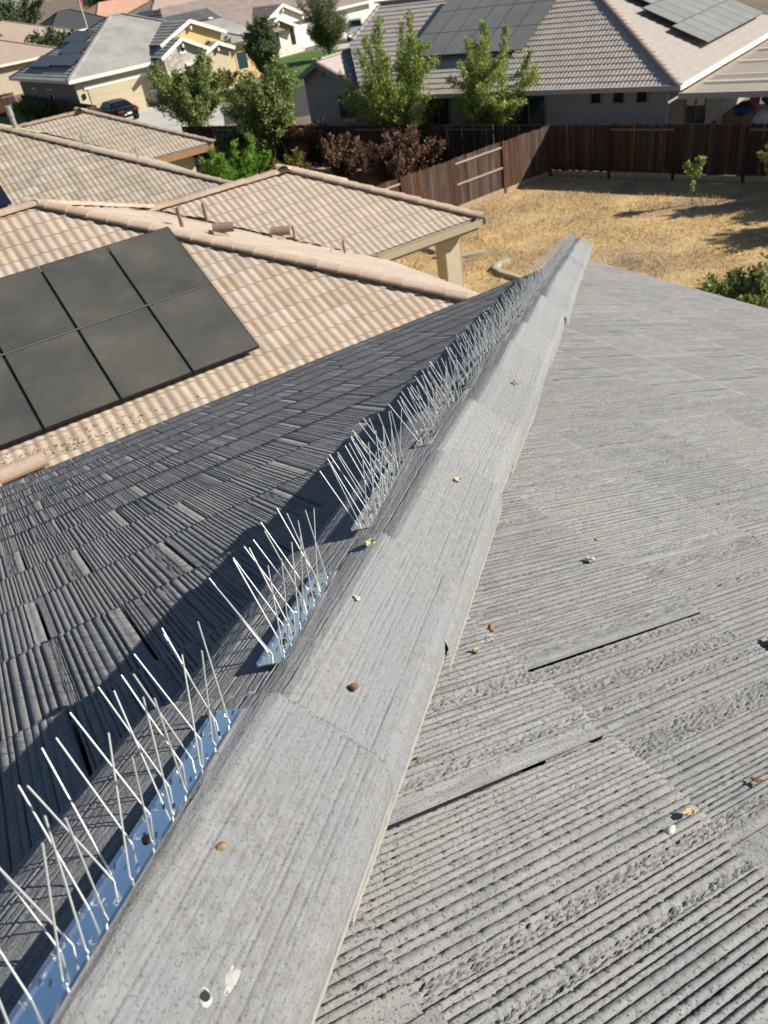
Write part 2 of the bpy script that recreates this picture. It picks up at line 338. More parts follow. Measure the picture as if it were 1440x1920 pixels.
# double roll tile: local x across, y down slope (0 = tail, negative = towards the head), z up
def roll_mesh(name, m, w=.335, L=.44, h=.018, th=.022, nx=14):
    b = MB(); xs = [w*i/nx for i in range(nx+1)]
    zf = lambda x: h*((.5-.5*math.cos(2*math.pi*(x/(w/2))))**.85)
    top = [(x, 0, zf(x)) for x in xs]; hd = [(x, -L, zf(x)) for x in xs]; bt = [(x, -.002, zf(x)-th) for x in xs]; k = nx+1
    b.add(top+hd+bt, [(i, i+1, k+i+1, k+i) for i in range(nx)] + [(2*k+i, 2*k+i+1, i+1, i) for i in range(nx)])
    return b.mesh(name, m)
ROLL_T = roll_mesh('roof_tile', M_['tan']); ROLL_Y = roll_mesh('roof_tile', M_['yel']); ROLL_P = roll_mesh('roof_tile', M_['pink'], nx=10)
def cap_mesh(name, m, L=.45, hw=.13, h=.085, th=.016, n=9):
    b = MB(); a = [math.pi*i/n for i in range(n+1)]
    pr = [(-hw*math.cos(t), h*(math.sin(t)**.8 if math.sin(t) > 0 else 0)-.035) for t in a]; k = n+1
    def ring(y, s, dz): return [(x*s, y, z*s+dz) for x, z in pr]
    v = ring(0, 1.06, .014)+ring(-L, .94, -.004)+[(x*.86, 0, z*.82) for x, z in pr]
    b.add(v, [(i, i+1, k+i+1, k+i) for i in range(n)]+[(2*k+i, 2*k+i+1, i+1, i) for i in range(n)]); return b.mesh(name, m)
CAP_T = cap_mesh('ridge_cap', M_['tancap']); CAP_Y = cap_mesh('ridge_cap', M_['yelcap']); CAP_P = cap_mesh('ridge_cap', M_['pinkcap'])
def cap_line(p0, p1, me, parent, ex=.38, lift=.03, name='ridge_cap', seed=0):
    """tail of each cap points to p1 (the lower end)"""
    rn = random.Random(seed); p0 = np.array(p0, float); p1 = np.array(p1, float); L = np.linalg.norm(p1-p0); y = (p1-p0)/L
    x = np.cross(y, [0, 0, 1]); x /= np.linalg.norm(x); z = np.cross(x, y); k = int(L/ex)
    for i in range(k+1):
        d = L-ex*i
        if d < .05: break
        p = p0+y*d+z*(lift+rn.uniform(-.004, .004))
        yy = y+x*rn.uniform(-.012, .012); yy /= np.linalg.norm(yy); xx = np.cross(yy, z); xx /= np.linalg.norm(xx)
        Mx = Matrix(((xx[0], yy[0], z[0], p[0]), (xx[1], yy[1], z[1], p[1]), (xx[2], yy[2], z[2], p[2]), (0, 0, 0, 1)))
        o = bpy.data.objects.new(name, me); put(o, parent, Mx)
def const(me): return lambda t, k: me
def stepped(b, a, c, d, e_, ex=.37, step=.03):
    """stepped roof courses between eave edge a-c and top edge d(over a)-e_(over c)"""
    a, c, d, e_ = (np.array(q, float) for q in (a, c, d, e_)); n = np.cross(c-a, d-a); n = n/np.linalg.norm(n)
    if n[2] < 0: n = -n
    L = np.linalg.norm((d+e_)/2-(a+c)/2); k = max(1, int(L/ex))
    for j in range(k):
        f0, f1 = j/k, (j+1)/k
        l0, r0, l1, r1 = a+(d-a)*f0, c+(e_-c)*f0, a+(d-a)*f1, c+(e_-c)*f1
        b.add([l0+n*step, r0+n*step, r1, l1, l0-n*.02, r0-n*.02], [(0, 1, 2, 3), (4, 5, 1, 0)])
    return b

# ------------------------------------------------------------------ our house: grey shake-textured concrete tile roof
CX, CY, CZ, ML, MR = 4.715, 4.911, 6.104, .40, .38
HX, HY = -1.6, .4318+.95*-1.6                     # top of the hip
HZ = CZ+MR*(CX-HX)
house = thing('house', 'grey tiled house under the viewer, its hip ridge carrying the bird spikes', 'house', (-4, -1, 0))
DZ = .045
b = MB()
X0, Y0 = -13.0, 2*HY-CY
b.poly([(X0, CY, CZ-DZ), (CX, CY, CZ-DZ), (HX, HY, HZ-DZ), (X0, HY, HZ-DZ)])
b.poly([(CX, CY, CZ-DZ), (CX, Y0, CZ-DZ), (HX, HY, HZ-DZ)])
b.poly([(X0, HY, HZ-DZ), (HX, HY, HZ-DZ), (CX, Y0, CZ-DZ), (X0, Y0, CZ-DZ)])
roof = b.build('roof', M_['deck'], house)
b = MB(); b.box(X0+.4, CX-.55, Y0+.55, CY-.55, 0, CZ-.16); b.build('wall', M_['sand'], house)
b = MB(); b.box(X0, CX-.03, CY-.07, CY-.03, CZ-.24, CZ-.05); b.box(CX-.07, CX-.03, Y0, CY-.071, CZ-.24, CZ-.052); b.build('fascia', M_['taupe'], house)
b = MB(); b.box(X0, CX-.08, CY-.55, CY-.072, CZ-.24, CZ-.2); b.box(CX-.55, CX-.073, Y0, CY-.56, CZ-.238, CZ-.2); b.build('soffit', M_['taupe'], house)

def smooth1(a, k):
    return np.convolve(np.pad(a, k, mode='edge'), np.ones(2*k+1)/(2*k+1), 'same')[k:-k] if k > 0 else a
def shake(seed, ny, rg=1.0, fine=True, W=.303, L=.47, th=.022):
    """one shake-textured concrete tile: corduroy ribs, crumbly bands and smooth bands running down the slope"""
    g = np.random.default_rng(seed); xs = [0.0, .002]; kind = [0, 0]; dep = [0., 0.]; x = .003   # kind 0 = top, 1 = groove floor, 2 = crumbly
    def addp(q, k, d=0.): xs.append(q); kind.append(k); dep.append(d)
    while x < W-.023:
        r = g.random()
        if r < .70:                                        # run of ribs
            per = g.choice([.0062, .0076, .0090, .0112], p=[.25, .33, .27, .15])*(1 if rg > .5 else 1.12); gw = (g.uniform(.36, .50) if rg > .5 else (g.uniform(.25, .35) if fine else g.uniform(.36, .48)))*per
            for k in range(int(g.integers(2, 6))):
                if x > W-.026: break
                d = g.uniform(.0045, .0075) if rg > .5 else g.uniform(.0028, .0046); q = per*g.uniform(.78, 1.45); d *= g.choice([.35, .75, 1., 1.15], p=[.14, .22, .4, .24]); addp(x, 0); addp(x+.0005, 1, d); addp(x+gw-.0007, 1, d*.92); addp(x+gw, 0)
                if fine: addp(x+gw+(q-gw)*.5, 0)
                x += q
        elif r < .97:                                      # crumbly band
            w = g.uniform(.006, .020); n_ = max(3, int(w/(.0013 if fine else .003)))
            for k in range(n_): addp(x+w*k/n_, 2, g.choice([.0004, .0015, .0045 if rg > .5 else .003]))
            x += w
        else:
            w = g.uniform(.006, .012); addp(x+.0005, 0); addp(x+w*.5, 0); addp(x+w-.0005, 0); x += w
    xb = W-.021; addp(xb, 0); addp(xb+.001, 3); addp(W-.012, 3); addp(W, 3)
    xs = np.array(xs); kind = np.array(kind); dep = np.array(dep); o_ = np.argsort(xs, kind='stable'); xs, kind, dep = xs[o_], kind[o_], dep[o_]; nx = len(xs)
    ys = np.linspace(-L, 0, ny); X = np.repeat(xs[:, None], ny, 1); Y = np.repeat(ys[None, :], nx, 0); Zt = np.zeros((nx, ny))
    n1 = g.normal(0, 1, (nx, ny)); n2 = g.normal(0, 1, (nx, ny))
    k0, k1, k2, k3 = (kind == q for q in range(4))
    Zt[k0] += n1[k0]*.00016*rg; br = smooth1(g.normal(0, 1, ny), max(1, ny//16)); br = br/(br.std()+1e-6)
    Zt[k1] -= dep[k1][:, None]*np.clip(1+.12*n1[k1]+.10*br[None, :], .35, 1.2)
    Zt[k2] -= np.abs(n2[k2]*.0024*max(rg, .35)+dep[k2][:, None]*.55)
    Zt[k3] = -.0018
    if fine: X[~k3] += n2[~k3]*.00018
    sw = smooth1(g.normal(0, 1, nx), max(1, nx//8)); Zt[~k3] += (sw/(abs(sw).max()+1e-6)*.0010*rg)[~k3][:, None]
    # chips broken out of rib edges
    if fine and rg > .5:
        ch = (g.random((nx, ny)) < .10) & k0[:, None]; Zt[ch] -= g.uniform(.0006, .0030, ch.sum())
    jag = np.zeros(nx); p = 0.
    while p < W:
        q = g.uniform(.012, .05); jag[(xs >= p) & (xs < p+q)] = g.uniform(-.012, .004); p += q
    jag = jag+g.normal(0, .0008, nx); Y = Y+np.clip((Y+L)/L, 0, 1)**14*jag[:, None]
    Zt -= np.clip((Y+.010)/.010, 0, 1)**2*.003
    top = np.stack([X, Y, Zt], -1).reshape(-1, 3); idx = np.arange(nx*ny).reshape(nx, ny)
    Q = np.stack([idx[:-1, :-1], idx[1:, :-1], idx[1:, 1:], idx[:-1, 1:]], -1).reshape(-1, 4)
    tail = top[idx[:, -1]].copy(); tail[:, 2] -= th*.8; tail[:, 1] -= .003; lft = top[idx[0, :]].copy(); lft[:, 2] = -th; rgt = top[idx[-1, :]].copy(); rgt[:, 2] = -th*.5; rgt[:, 0] -= .007
    n0 = nx*ny; V = np.concatenate([top, tail, lft, rgt]); ti = n0+np.arange(nx); li = n0+nx+np.arange(ny); ri = li+ny
    Qt = np.stack([idx[:-1, -1], idx[1:, -1], ti[1:], ti[:-1]], -1); Ql = np.stack([idx[0, 1:], idx[0, :-1], li[:-1], li[1:]][::-1], -1); Qr = np.stack([idx[-1, :-1], idx[-1, 1:], ri[1:], ri[:-1]][::-1], -1)
    return npmesh('roof_tile', V, np.concatenate([Q, Qt, Ql, Qr]), M_['tile'])
WV = (.303, .308, .303, .308, .3085, .304)
HI = [shake(i, 170, W=WV[i]) for i in range(6)]; MID = [shake(20+i, 70, W=WV[i]) for i in range(6)]; LO = [shake(40+i, 14, fine=False, W=WV[i]) for i in range(6)]
_m = MB(); _m.box(0, .303, -.42, 0, -.02, 0); VLO = _m.mesh('roof_tile', M_['tile'])
HIL = [shake(70+i, 70, .25) for i in range(5)]; MIDL = [shake(80+i, 24, .2) for i in range(6)]; LOL = [shake(90+i, 8, .12, False) for i in range(6)]
def shaker(t, k):
    d = k[1]; A = HI if d < 1.05 else (MID if d < 2.6 else LO); return A[int(t['rn']*997) % len(A)]
def shakerL(t, k):
    d = k[1]; A = HIL if d < 1.1 else (MIDL if d < 2.4 else LOL); return A[int(t['rn']*997) % len(A)]
tiles = []
# left slope (down towards +y) and right slope (down towards +x); courses measured from the eave corner
lc = [(.94+.361*j)-CY for j in range(11, -7, -1)]
field(tiles, (CX, CY, CZ), (1, 0), (0, 1), ML, [(-3.4, CY), (CX, CY), (HX, HY), (-3.4, HY)], .309, .361, .06, .027, shakerL, courses=lc,
      offs=lambda c: ((.078 if (11-c) % 2 else .248) - CX), seed=3)
rc = [(.10+.355*j)-CX for j in range(13, -8, -1)]
field(tiles, (CX, CY, CZ), (0, -1), (1, 0), MR, [(CX, CY), (CX, -2.6), (HX, -2.6), (HX, HY)], .3095, .355, .06, .015, shaker, courses=rc,
      offs=lambda c: (CY-(.414+.0 if (13-c) % 2 else .560)), seed=4)
emit_tiles(tiles, roof, 'roof_tile', 300, lowmesh=VLO, mview=140)
# remaining slopes behind the viewer
b = MB()
stepped(b, (X0, CY, CZ), (-3.4, CY, CZ), (X0, HY, HZ), (-3.4, HY, HZ)); stepped(b, (CX, -2.6, CZ), (CX, Y0, CZ), (CX-5.4, -2.6, CZ+MR*5.4), (HX, HY, HZ))
stepped(b, (X0, Y0, CZ), (CX, Y0, CZ), (X0, HY, HZ), (HX, HY, HZ)); o = b.build('tile_courses', M_['tile'], roof); o['kind'] = 'stuff'
# hip caps
HD = np.array([1, .95, 0])/1.379; hs = -MR/1.379          # slope per metre of plan length along the hip
HT = unit([HD[0], HD[1], hs]); HL = unit([-.95, 1, 0]); HN = np.cross(HT, HL)*-1
if HN[2] < 0: HN = -HN
A0 = (CX+.95*CY)/1.379                                     # a-coordinate of the eave corner
def hip(a, v=0., h=0.):
    x0 = CX-(A0-a)*HD[0]; y0 = CY-(A0-a)*HD[1]; z0 = CZ+hs*(a-A0)
    p = np.array([x0, y0, z0])+HL*v+HN*h; return p
PV = np.array([-.146, -.140, -.120, -.094, -.072, -.060, -.052, -.042, -.012, .02, .045, .068, .09, .105]); PH = np.array([.060, .070, .082, .1005, .1165, .1252, .1272, .1252, .1180, .1105, .1035, .0935, .075, .052])+.001
PROF = np.array([(-.1455, .024), (-.147, .034), (-.148, .042)]+list(zip(PV, PH))+[(.109, .03), (.110, .005)])
def cap_h(v): return float(np.interp(v, PV, PH))
def hipcap(seed, nv=380, nl=80, L=.45, th=.018):
    g = np.random.default_rng(seed); pr = PROF.copy(); pr[3:-2, 1] += g.normal(0, .0006, len(pr)-5); dl = np.r_[0, np.cumsum(np.hypot(*np.diff(pr, axis=0).T))]
    t = np.linspace(0, dl[-1], nv); pv = np.interp(t, dl, pr[:, 0]); ph = smooth1(np.interp(t, dl, pr[:, 1]), 1); pv = smooth1(pv, 1)
    tv, tz = np.gradient(pv), np.gradient(ph); ln_ = np.hypot(tv, tz); nvx, nvz = -tz/ln_, tv/ln_
    ys = np.linspace(-L, 0, nl); D = np.zeros((nv, nl)); T = t[:, None]
    x = .012
    while x < dl[-1]-.01:
        x += g.uniform(.0040, .0085); ctr = float(np.interp(x, t, pv))
        if g.random() < (.8 if -.06 < ctr < -.03 else .38): continue
        wob = smooth1(np.cumsum(g.normal(0, 1, nl)), 4); wob = (wob-wob.mean())*.00008; brk = smooth1(g.normal(0, 1, nl), 2); brk = brk/(brk.std()+1e-6)
        dep = g.choice([.0004, .0008, .0013, .0018], p=[.3, .34, .24, .12])*np.clip(.95+.35*brk, .1, 1.6); D -= dep[None, :]*np.exp(-((T-x-wob[None, :])/.00085)**2)
    nz = g.normal(0, 1, D.shape); D += (nz+np.roll(nz, 1, 1)+np.roll(nz, 1, 0))*.00011
    jag = smooth1(g.normal(0, .007, nv), 4); Y = np.repeat(ys[None, :], nv, 0); Y = Y+np.clip((Y+L)/L, 0, 1)**10*jag[:, None]
    D -= np.clip((Y+.006)/.006, 0, 1)**2*.003; tp = 1+.035*(Y/L)
    top = np.stack([(pv[:, None]+nvx[:, None]*D)*tp, Y, ph[:, None]+nvz[:, None]*D], -1).reshape(-1, 3); idx = np.arange(nv*nl).reshape(nv, nl)
    Q = np.stack([idx[:-1, :-1], idx[1:, :-1], idx[1:, 1:], idx[:-1, 1:]], -1).reshape(-1, 4)
    tl = top[idx[:, -1]].copy(); tl[:, 0] -= nvx*th; tl[:, 2] -= nvz*th; V = np.concatenate([top, tl]); t_ = nv*nl+np.arange(nv)
    QA = np.concatenate([Q, np.stack([idx[:-1, -1], idx[1:, -1], t_[1:], t_[:-1]], -1)])
    me = npmesh('hip_cap', V, QA, M_['cap']); me.materials.append(M_['mortar']); mi = np.zeros(len(QA), np.int32)
    low = (t < dl[1]*.98); rows = np.repeat(low[:-1], nl-1); mi[:len(rows)][rows] = 1; me.polygons.foreach_set('material_index', mi); return me
CAPS = [hipcap(i) for i in range(5)]
CEX = .328
caps_end = [.368+CEX*j for j in range(-6, 20)]+[A0+.03]
rn = random.Random(9)
for i, a in enumerate(caps_end):
    # tails point down the hip; upper caps lie over lower ones
    p = hip(a, rn.uniform(-.006, .006)*(1 if a > 1 else .3), .012+rn.uniform(-.002, .003)); y = unit(HT+HN*.046+HL*rn.uniform(-.02, .02)*(1 if a > 1 else .35)); x = unit(np.cross(y, HN)); 
    if x @ HL < 0: x = -x
    z = np.cross(x, y)
    if z[2] < 0: z = -z
    Mx = Matrix(((x[0], y[0], z[0], p[0]), (x[1], y[1], z[1], p[1]), (x[2], y[2], z[2], p[2]), (0, 0, 0, 1)))
    o = bpy.data.objects.new('hip_cap', CAPS[(i*3+i//4) % 5]); put(o, roof, Mx)
cap_line((HX, HY, HZ), (X0, HY, HZ), cap_mesh('ridge_cap', M_['cap'], .45, .16, .1), roof, lift=.05)
# bedding strip closing the gap under the caps
b = MB()
for s_ in (-1, 1):
    for i in range(len(caps_end)-1):
        a0, a1 = caps_end[i]-.04, caps_end[i+1]-.05
        b.add([hip(a0, -.085 if s_ < 0 else .07, .07), hip(a1, -.085 if s_ < 0 else .07, .07), hip(a1, -.095 if s_ < 0 else .08, -.08), hip(a0, -.095 if s_ < 0 else .08, -.08)], [(0, 1, 2, 3)])
b.build('weather_block', M_['cap'], roof)

# ------------------------------------------------------------------ houses around
def window(parent, o, ux, uz, w, h, frame, glass=None, nrm=None, mull=0, name='window', fw=.06):
    """o: lower left corner on the wall; ux along the wall, nrm outward"""
    ux = unit(ux); uz = np.array([0, 0, 1.]); nrm = unit(nrm); o = np.array(o, float)
    b = MB()
    for x0, x1, z0, z1 in ((0, w, 0, fw), (0, w, h-fw, h), (0, fw, fw, h-fw), (w-fw, w, fw, h-fw)): b.frame(o, ux, nrm, uz, x0, x1, 0, .05, z0, z1)
    if mull: b.frame(o, ux, nrm, uz, w*mull-.025, w*mull+.025, .003, .045, fw, h-fw)
    f = b.build(name, frame, parent)
    g = MB(); g.frame(o, ux, nrm, uz, fw+.003, w-fw-.003, .004, .022, fw+.003, h-fw-.003); g.build('pane', glass or M_['glass'], f); return f
def solid(parent, name, m, *boxes, bevel=0):
    b = MB()
    for q in boxes: b.box(*q)
    return b.build(name, m, parent, bevel=bevel)
def deck(pts, m, parent, name='roof', dz=.05):
    b = MB()
    for p in pts: b.poly([(x, y, z-dz) for x, y, z in p])
    return b.build(name, m, parent)

# --- neighbour: tan double-roll roof with solar panels -------------------------------------------------
nb = thing('house', 'tan tiled house next door with a black solar array facing the viewer', 'house', (3, 16, 0))
p1 = (2.465, 15.97, 5.507); ze = 2.75; ey = 15.97-(5.507-ze)/.46; exx = 2.465+(5.507-ze)/.43; ey2 = 2*15.97-ey
wr = (8.5, 18.33, 4.34); wc = (11.59, 15.2, 2.9); wy2 = 21.46
nroof = deck([[(-9, ey, ze), (exx, ey, ze), p1, (-9, 15.97, 5.507)], [(exx, ey, ze), (exx, ey2, ze), p1], [(-9, 15.97, 5.507), p1, (exx, ey2, ze), (-9, ey2, ze)],
              [(8.53, 15.2, 2.9), wc, wr, (5.18, 18.33, 4.34)], [wc, (11.59, wy2, 2.9), wr], [(5.18, 18.33, 4.34), wr, (11.59, wy2, 2.9), (8.53, wy2, 2.9)]], M_['tan'], nb)
tiles = []
field(tiles, (0, ey, ze), (-1, 0), (0, -1), .46, [(-3.5, ey), (exx, ey), (p1[0], p1[1]), (-3.5, 15.97)], .335, .345, .05, .022, const(ROLL_T), offs=lambda c: 0, seed=11)
field(tiles, (exx, 12, ze), (0, -1), (1, 0), .43, [(exx, ey), (p1[0], p1[1]), (5.18, 18.33), (8.53, 15.2), (exx, 15.0)], .335, .345, .05, .022, const(ROLL_T), offs=lambda c: 0, seed=12)
field(tiles, (10, 15.2, 2.9), (-1, 0), (0, -1), .46, [(8.53, 15.2), (11.59, 15.2), (8.5, 18.33), (5.18, 18.33)], .335, .345, .05, .022, const(ROLL_T), offs=lambda c: 0, seed=13)
field(tiles, (11.59, 17, 2.9), (0, -1), (1, 0), .46, [(11.59, 15.2), (11.59, wy2), (8.5, 18.33)], .335, .345, .05, .022, const(ROLL_T), offs=lambda c: 0, seed=14)
emit_tiles(tiles, nroof, 'roof_tile', 300)
cap_line(p1, (exx+.1, ey-.1, ze), CAP_T, nroof, seed=1); cap_line((-9, 15.97, 5.507), p1, CAP_T, nroof, seed=2)
cap_line(p1, (5.1, 18.4, 4.36), CAP_T, nroof, seed=3); cap_line((5.0, 18.33, 4.34), wr, CAP_T, nroof, seed=4); cap_line(wr, (11.66, 15.13, 2.88), CAP_T, nroof, seed=5); cap_line(wr, (11.66, wy2+.07, 2.88), CAP_T, nroof, seed=6)
solid(nb, 'wall', M_['cream'], (-8.5, exx-.5, ey+.5, ey2-.5, 0, 2.62))
b = MB()                                                     # half round style gutter with an open trough
for y0, y1, z0, z1 in ((15.08, 15.10, 2.70, 2.86), (15.10, 15.20, 2.70, 2.715), (15.20, 15.215, 2.715, 2.84)): b.box(8.75, 11.62, y0, y1, z0, z1)
b.build('gutter', M_['gutter'], nb)
b = MB()
for x0, x1, z0, z1 in ((11.70, 11.72, 2.70, 2.86), (11.60, 11.70, 2.70, 2.715), (11.585, 11.6, 2.715, 2.84)): b.box(x0, x1, 15.08, wy2, z0, z1)
b.build('gutter', M_['gutter'], nb)
b = MB()
for y0, y1, z0, z1 in ((ey-.12, ey-.1, 2.55, 2.71), (ey-.1, ey, 2.55, 2.565), (ey, ey+.015, 2.565, 2.69)): b.box(-9, exx, y0, y1, z0, z1)
b.build('gutter', M_['gutter'], nb)
solid(nb, 'fascia', M_['taupe'], (8.7, 11.58, 15.217, 15.26, 2.6, 2.83), (11.54, 11.583, 15.262, wy2, 2.6, 2.83))
solid(nb, 'patio_ceiling', M_['taupe'], (8.4, 11.5, 15.3, 21.3, 2.62, 2.68))
solid(nb, 'patio_column', M_['column'], (10.83, 11.24, 15.58, 16.0, 0, 2.615), bevel=.02)
solid(nb, 'patio_column', M_['column'], (10.83, 11.24, 20.7, 21.15, 0, 2.615), bevel=.02)
solid(nb, 'downspout', M_['gutter'], (11.245, 11.31, 15.62, 15.68, 0, 2.7))
def EP(x, y, dz=0): return np.array([x, y, 5.507-.43*(x-2.465)+dz])
def vent(parent, p, d, L, r, m, cap=True, name='vent_pipe'):
    b = MB(); p = np.array(p, float); d = unit(d); b.tube([p-d*.1, p+d*L], r, 12)
    o = b.build(name, m, parent, smooth=False)
    if cap:
        c = MB(); c.tube([p+d*(L*.62), p+d*(L+.02)], r*1.18, 12); c.build('collar', m, o)
    return o
for (x, y) in ((4.85, 15.75), (6.0, 17.6)): vent(nb, EP(x, y), (0, 0, 1), .36, .04, M_['pipebrown'], False)
for (x, y) in ((5.35, 15.2), (6.9, 16.1)):
    p = EP(x, y, .14); f = vent(nb, p, (.93, -.36, -.12), .3, .095, M_['pipebrown'], False, 'attic_vent')
    b = MB(); b.frame(EP(x, y, .045), unit((1, 0, -.43)), (0, 1, 0), unit((.43, 0, 1)), -.16, .16, -.14, .14, -.03, .012); b.build('flashing', M_['tancap'], f)
vent(nb, EP(7.9, 15.05), (0, 0, 1), .28, .025, M_['pipebrown'], False); vent(nb, EP(7.4, 16.3), (0, 0, 1), .3, .025, M_['pipebrown'], False)
# pinkish cap tiles and debris at the lower roof edge
b = MB(); b.tube([(-.1, 10.9, 3.32), (.55, 10.92, 3.32)], .11, 14); b.build('barrel_tile', M_['tancap'], nroof, smooth=False)
b = MB(); b.tube([(-.6, 10.75, 3.28), (-.13, 10.86, 3.29)], .12, 14); b.build('barrel_tile', M_['tancap'], nroof, smooth=False)
g_ = np.random.default_rng(8); b = MB()
for k in range(420):
    x = g_.uniform(-.6, 3.2)*g_.random(); y = 11.0+abs(g_.normal(0, .13)); z = 5.507-.46*(15.97-y)+.015+g_.uniform(0, .03); s = g_.uniform(.008, .03); a = g_.uniform(0, 6.3)
    d = np.array([math.cos(a)*s, math.sin(a)*s, g_.uniform(-.4, .4)*s]); e2 = np.array([-math.sin(a)*s*.5, math.cos(a)*s*.5, g_.uniform(-.3, .5)*s]); c = np.array([x, y, z])
    b.add([c-d, c+e2, c+d, c-e2], [(0, 1, 2, 3)])
o = b.build('leaf_litter', M_['leafdry'], None); o['kind'] = 'stuff'; tag(o, 'straw-coloured leaf litter lying below the black solar array', 'leaf litter')

# --- solar arrays
def array(label, O, u, v, m, cols, rows, pw, ph, glass, gap=.02, lift=.13, offs=None, th=.04, mid=True, skip=(), group='solar arrays on roofs'):
    """O: top-left corner on roof plane; u along eave (plan), v down slope (plan)"""
    u = unit(u); v = unit(v); u3 = np.array([u[0], u[1], 0]); v3 = unit([v[0], v[1], -m]); n = np.cross(u3, v3); n = n if n[2] > 0 else -n; O = np.array(O, float)+n*lift
    t = thing('solar_array', label, 'solar panels', tuple(O-n*lift), group)
    for r in range(rows):
        for c in range(cols):
            if (r, c) in skip: continue
            o0 = O+u3*(c*(pw+gap)+(offs[r] if offs else 0))+v3*r*(ph+gap)
            b = MB(); f = .012
            for x0, x1, y0, y1 in ((0, pw, 0, f), (0, pw, ph-f, ph), (0, f, f, ph-f), (pw-f, pw, f, ph-f)): b.frame(o0, u3, v3, n, x0, x1, y0, y1, -th, 0)
            p = b.build('panel', M_['black'] if mid else M_['dimframe'], t)
            b = MB(); b.frame(o0, u3, v3, n, f+.001, pw-f-.001, f+.001, ph-f-.001, -.012, -.002); b.build('glass', glass, p)
    L = cols*(pw+gap)
    for r in range(rows):
        for q in (.25, .75):
            b = MB(); b.frame(O+v3*(r*(ph+gap)+q*ph)+u3*(offs[r] if offs else 0), u3, v3, n, .02, L-.04, -.02, .02, -th-.06, -th-.002); b.build('rail', M_['black'], t)
    return t
def FP(x, y): return (x, y, 5.507-.46*(15.97-y))
arr = array('large array of dusty black solar panels on the tan roof next door', FP(4.17-1.15*5, 14.375), (1, 0), (0, -1), .46, 5, 2, 1.13, 1.632, M_['panel'], gap=.022, lift=.16)
b = MB(); s46 = math.sqrt(1+.46**2); b.frame(np.array(FP(4.17-1.15*5, 14.375))+np.array([0, -.46, 1])*0+unit((0, -.46, 1))*.165, (1, 0, 0), unit((0, -1, -.46)), unit((0, -.46, 1)), .02, 5.7, 1.637, 1.650, -.01, 0); b.build('row_joint', M_['dimline'], arr)

# --- third house: sand coloured roof behind the neighbour ----------------------------------------------
h3 = thing('house', 'sand-coloured tiled house behind the house next door', 'house', (4, 31, 0))
c3 = (9.77, 24.77, 2.8); a3 = (3.77, 30.77, 5.56); w3 = (12.1, 32.44, 2.9); ap3 = (8.55, 35.99, 4.53); wy3 = 39.54
r3 = deck([[(-12, 24.77, 2.8), c3, a3, (-12, 30.77, 5.56)], [c3, (9.77, 36.77, 2.8), a3], [(-12, 30.77, 5.56), a3, (9.77, 36.77, 2.8), (-12, 36.77, 2.8)],
           [(9.55, 32.44, 2.9), w3, ap3, (6.0, 35.99, 4.53)], [w3, (12.1, wy3, 2.9), ap3], [(6, 35.99, 4.53), ap3, (12.1, wy3, 2.9), (9.55, wy3, 2.9)]], M_['yel'], h3)
tiles = []
field(tiles, (0, 24.77, 2.8), (-1, 0), (0, -1), .46, [(-5, 24.77), c3[:2], a3[:2], (-5, 30.77)], .335, .345, .05, .022, const(ROLL_Y), offs=lambda c: 0, seed=21)
field(tiles, (9.77, 28, 2.8), (0, -1), (1, 0), .46, [c3[:2], a3[:2], (6, 33.2), (9.5, 32.6), (9.77, 32.3)], .335, .345, .05, .022, const(ROLL_Y), offs=lambda c: 0, seed=22)
field(tiles, (10, 32.44, 2.9), (-1, 0), (0, -1), .46, [(9.55, 32.44), w3[:2], ap3[:2], (6.0, 35.99)], .335, .345, .05, .022, const(ROLL_Y), offs=lambda c: 0, seed=23)
emit_tiles(tiles, r3, 'roof_tile', 300)
cap_line(a3, (9.85, 24.69, 2.78), CAP_Y, r3, seed=7); cap_line((-12, 30.77, 5.56), a3, CAP_Y, r3, seed=8); cap_line(a3, (6.0, 33.0, 4.53), CAP_Y, r3, seed=9)
cap_line((5.8, 35.99, 4.53), ap3, CAP_Y, r3, seed=10); cap_line(ap3, (12.17, 32.37, 2.88), CAP_Y, r3, seed=11); cap_line(ap3, (12.17, wy3+.07, 2.88), CAP_Y, r3, seed=12)
solid(h3, 'wall', M_['cream'], (-11.5, 9.3, 25.3, 36.2, 0, 2.68)); solid(h3, 'wall', M_['cream'], (9.302, 11.4, 33.1, 39.0, 0, 2.6))
solid(h3, 'fascia', M_['fascia'], (9.6, 12.08, 32.40, 32.44, 2.62, 2.84), (12.082, 12.12, 32.40, wy3, 2.62, 2.838), (9.74, 9.78, 24.77, 32.398, 2.52, 2.74))
def E3(x, y, dz=0): return np.array([x, y, 5.56-.46*(x-3.77)+dz])
vp_ = vent(h3, E3(5.0, 30.9), (0, 0, 1), .72, .085, M_['pipe'], True, 'flue_pipe')
vent(h3, E3(6.6, 29.3), (0, 0, 1), .42, .03, M_['pipe'], False); vent(h3, E3(8.0, 28.6), (0, 0, 1), .4, .025, M_['pipe'], False)
b = MB(); b.frame(E3(6.6, 29.3, .05), unit((1, 0, -.46)), (0, 1, 0), unit((.46, 0, 1)), -.2, .2, -.18, .18, 0, .03); b.build('flashing', M_['pipe'], h3)
array('dark blue solar panels at the left edge on the sand-coloured roof', (3.45-1.03*4, 28.3, 2.8+.46*(28.3-24.77)), (1, 0), (0, -1), .46, 4, 1, 1.01, 1.9, M_['paneldark'])

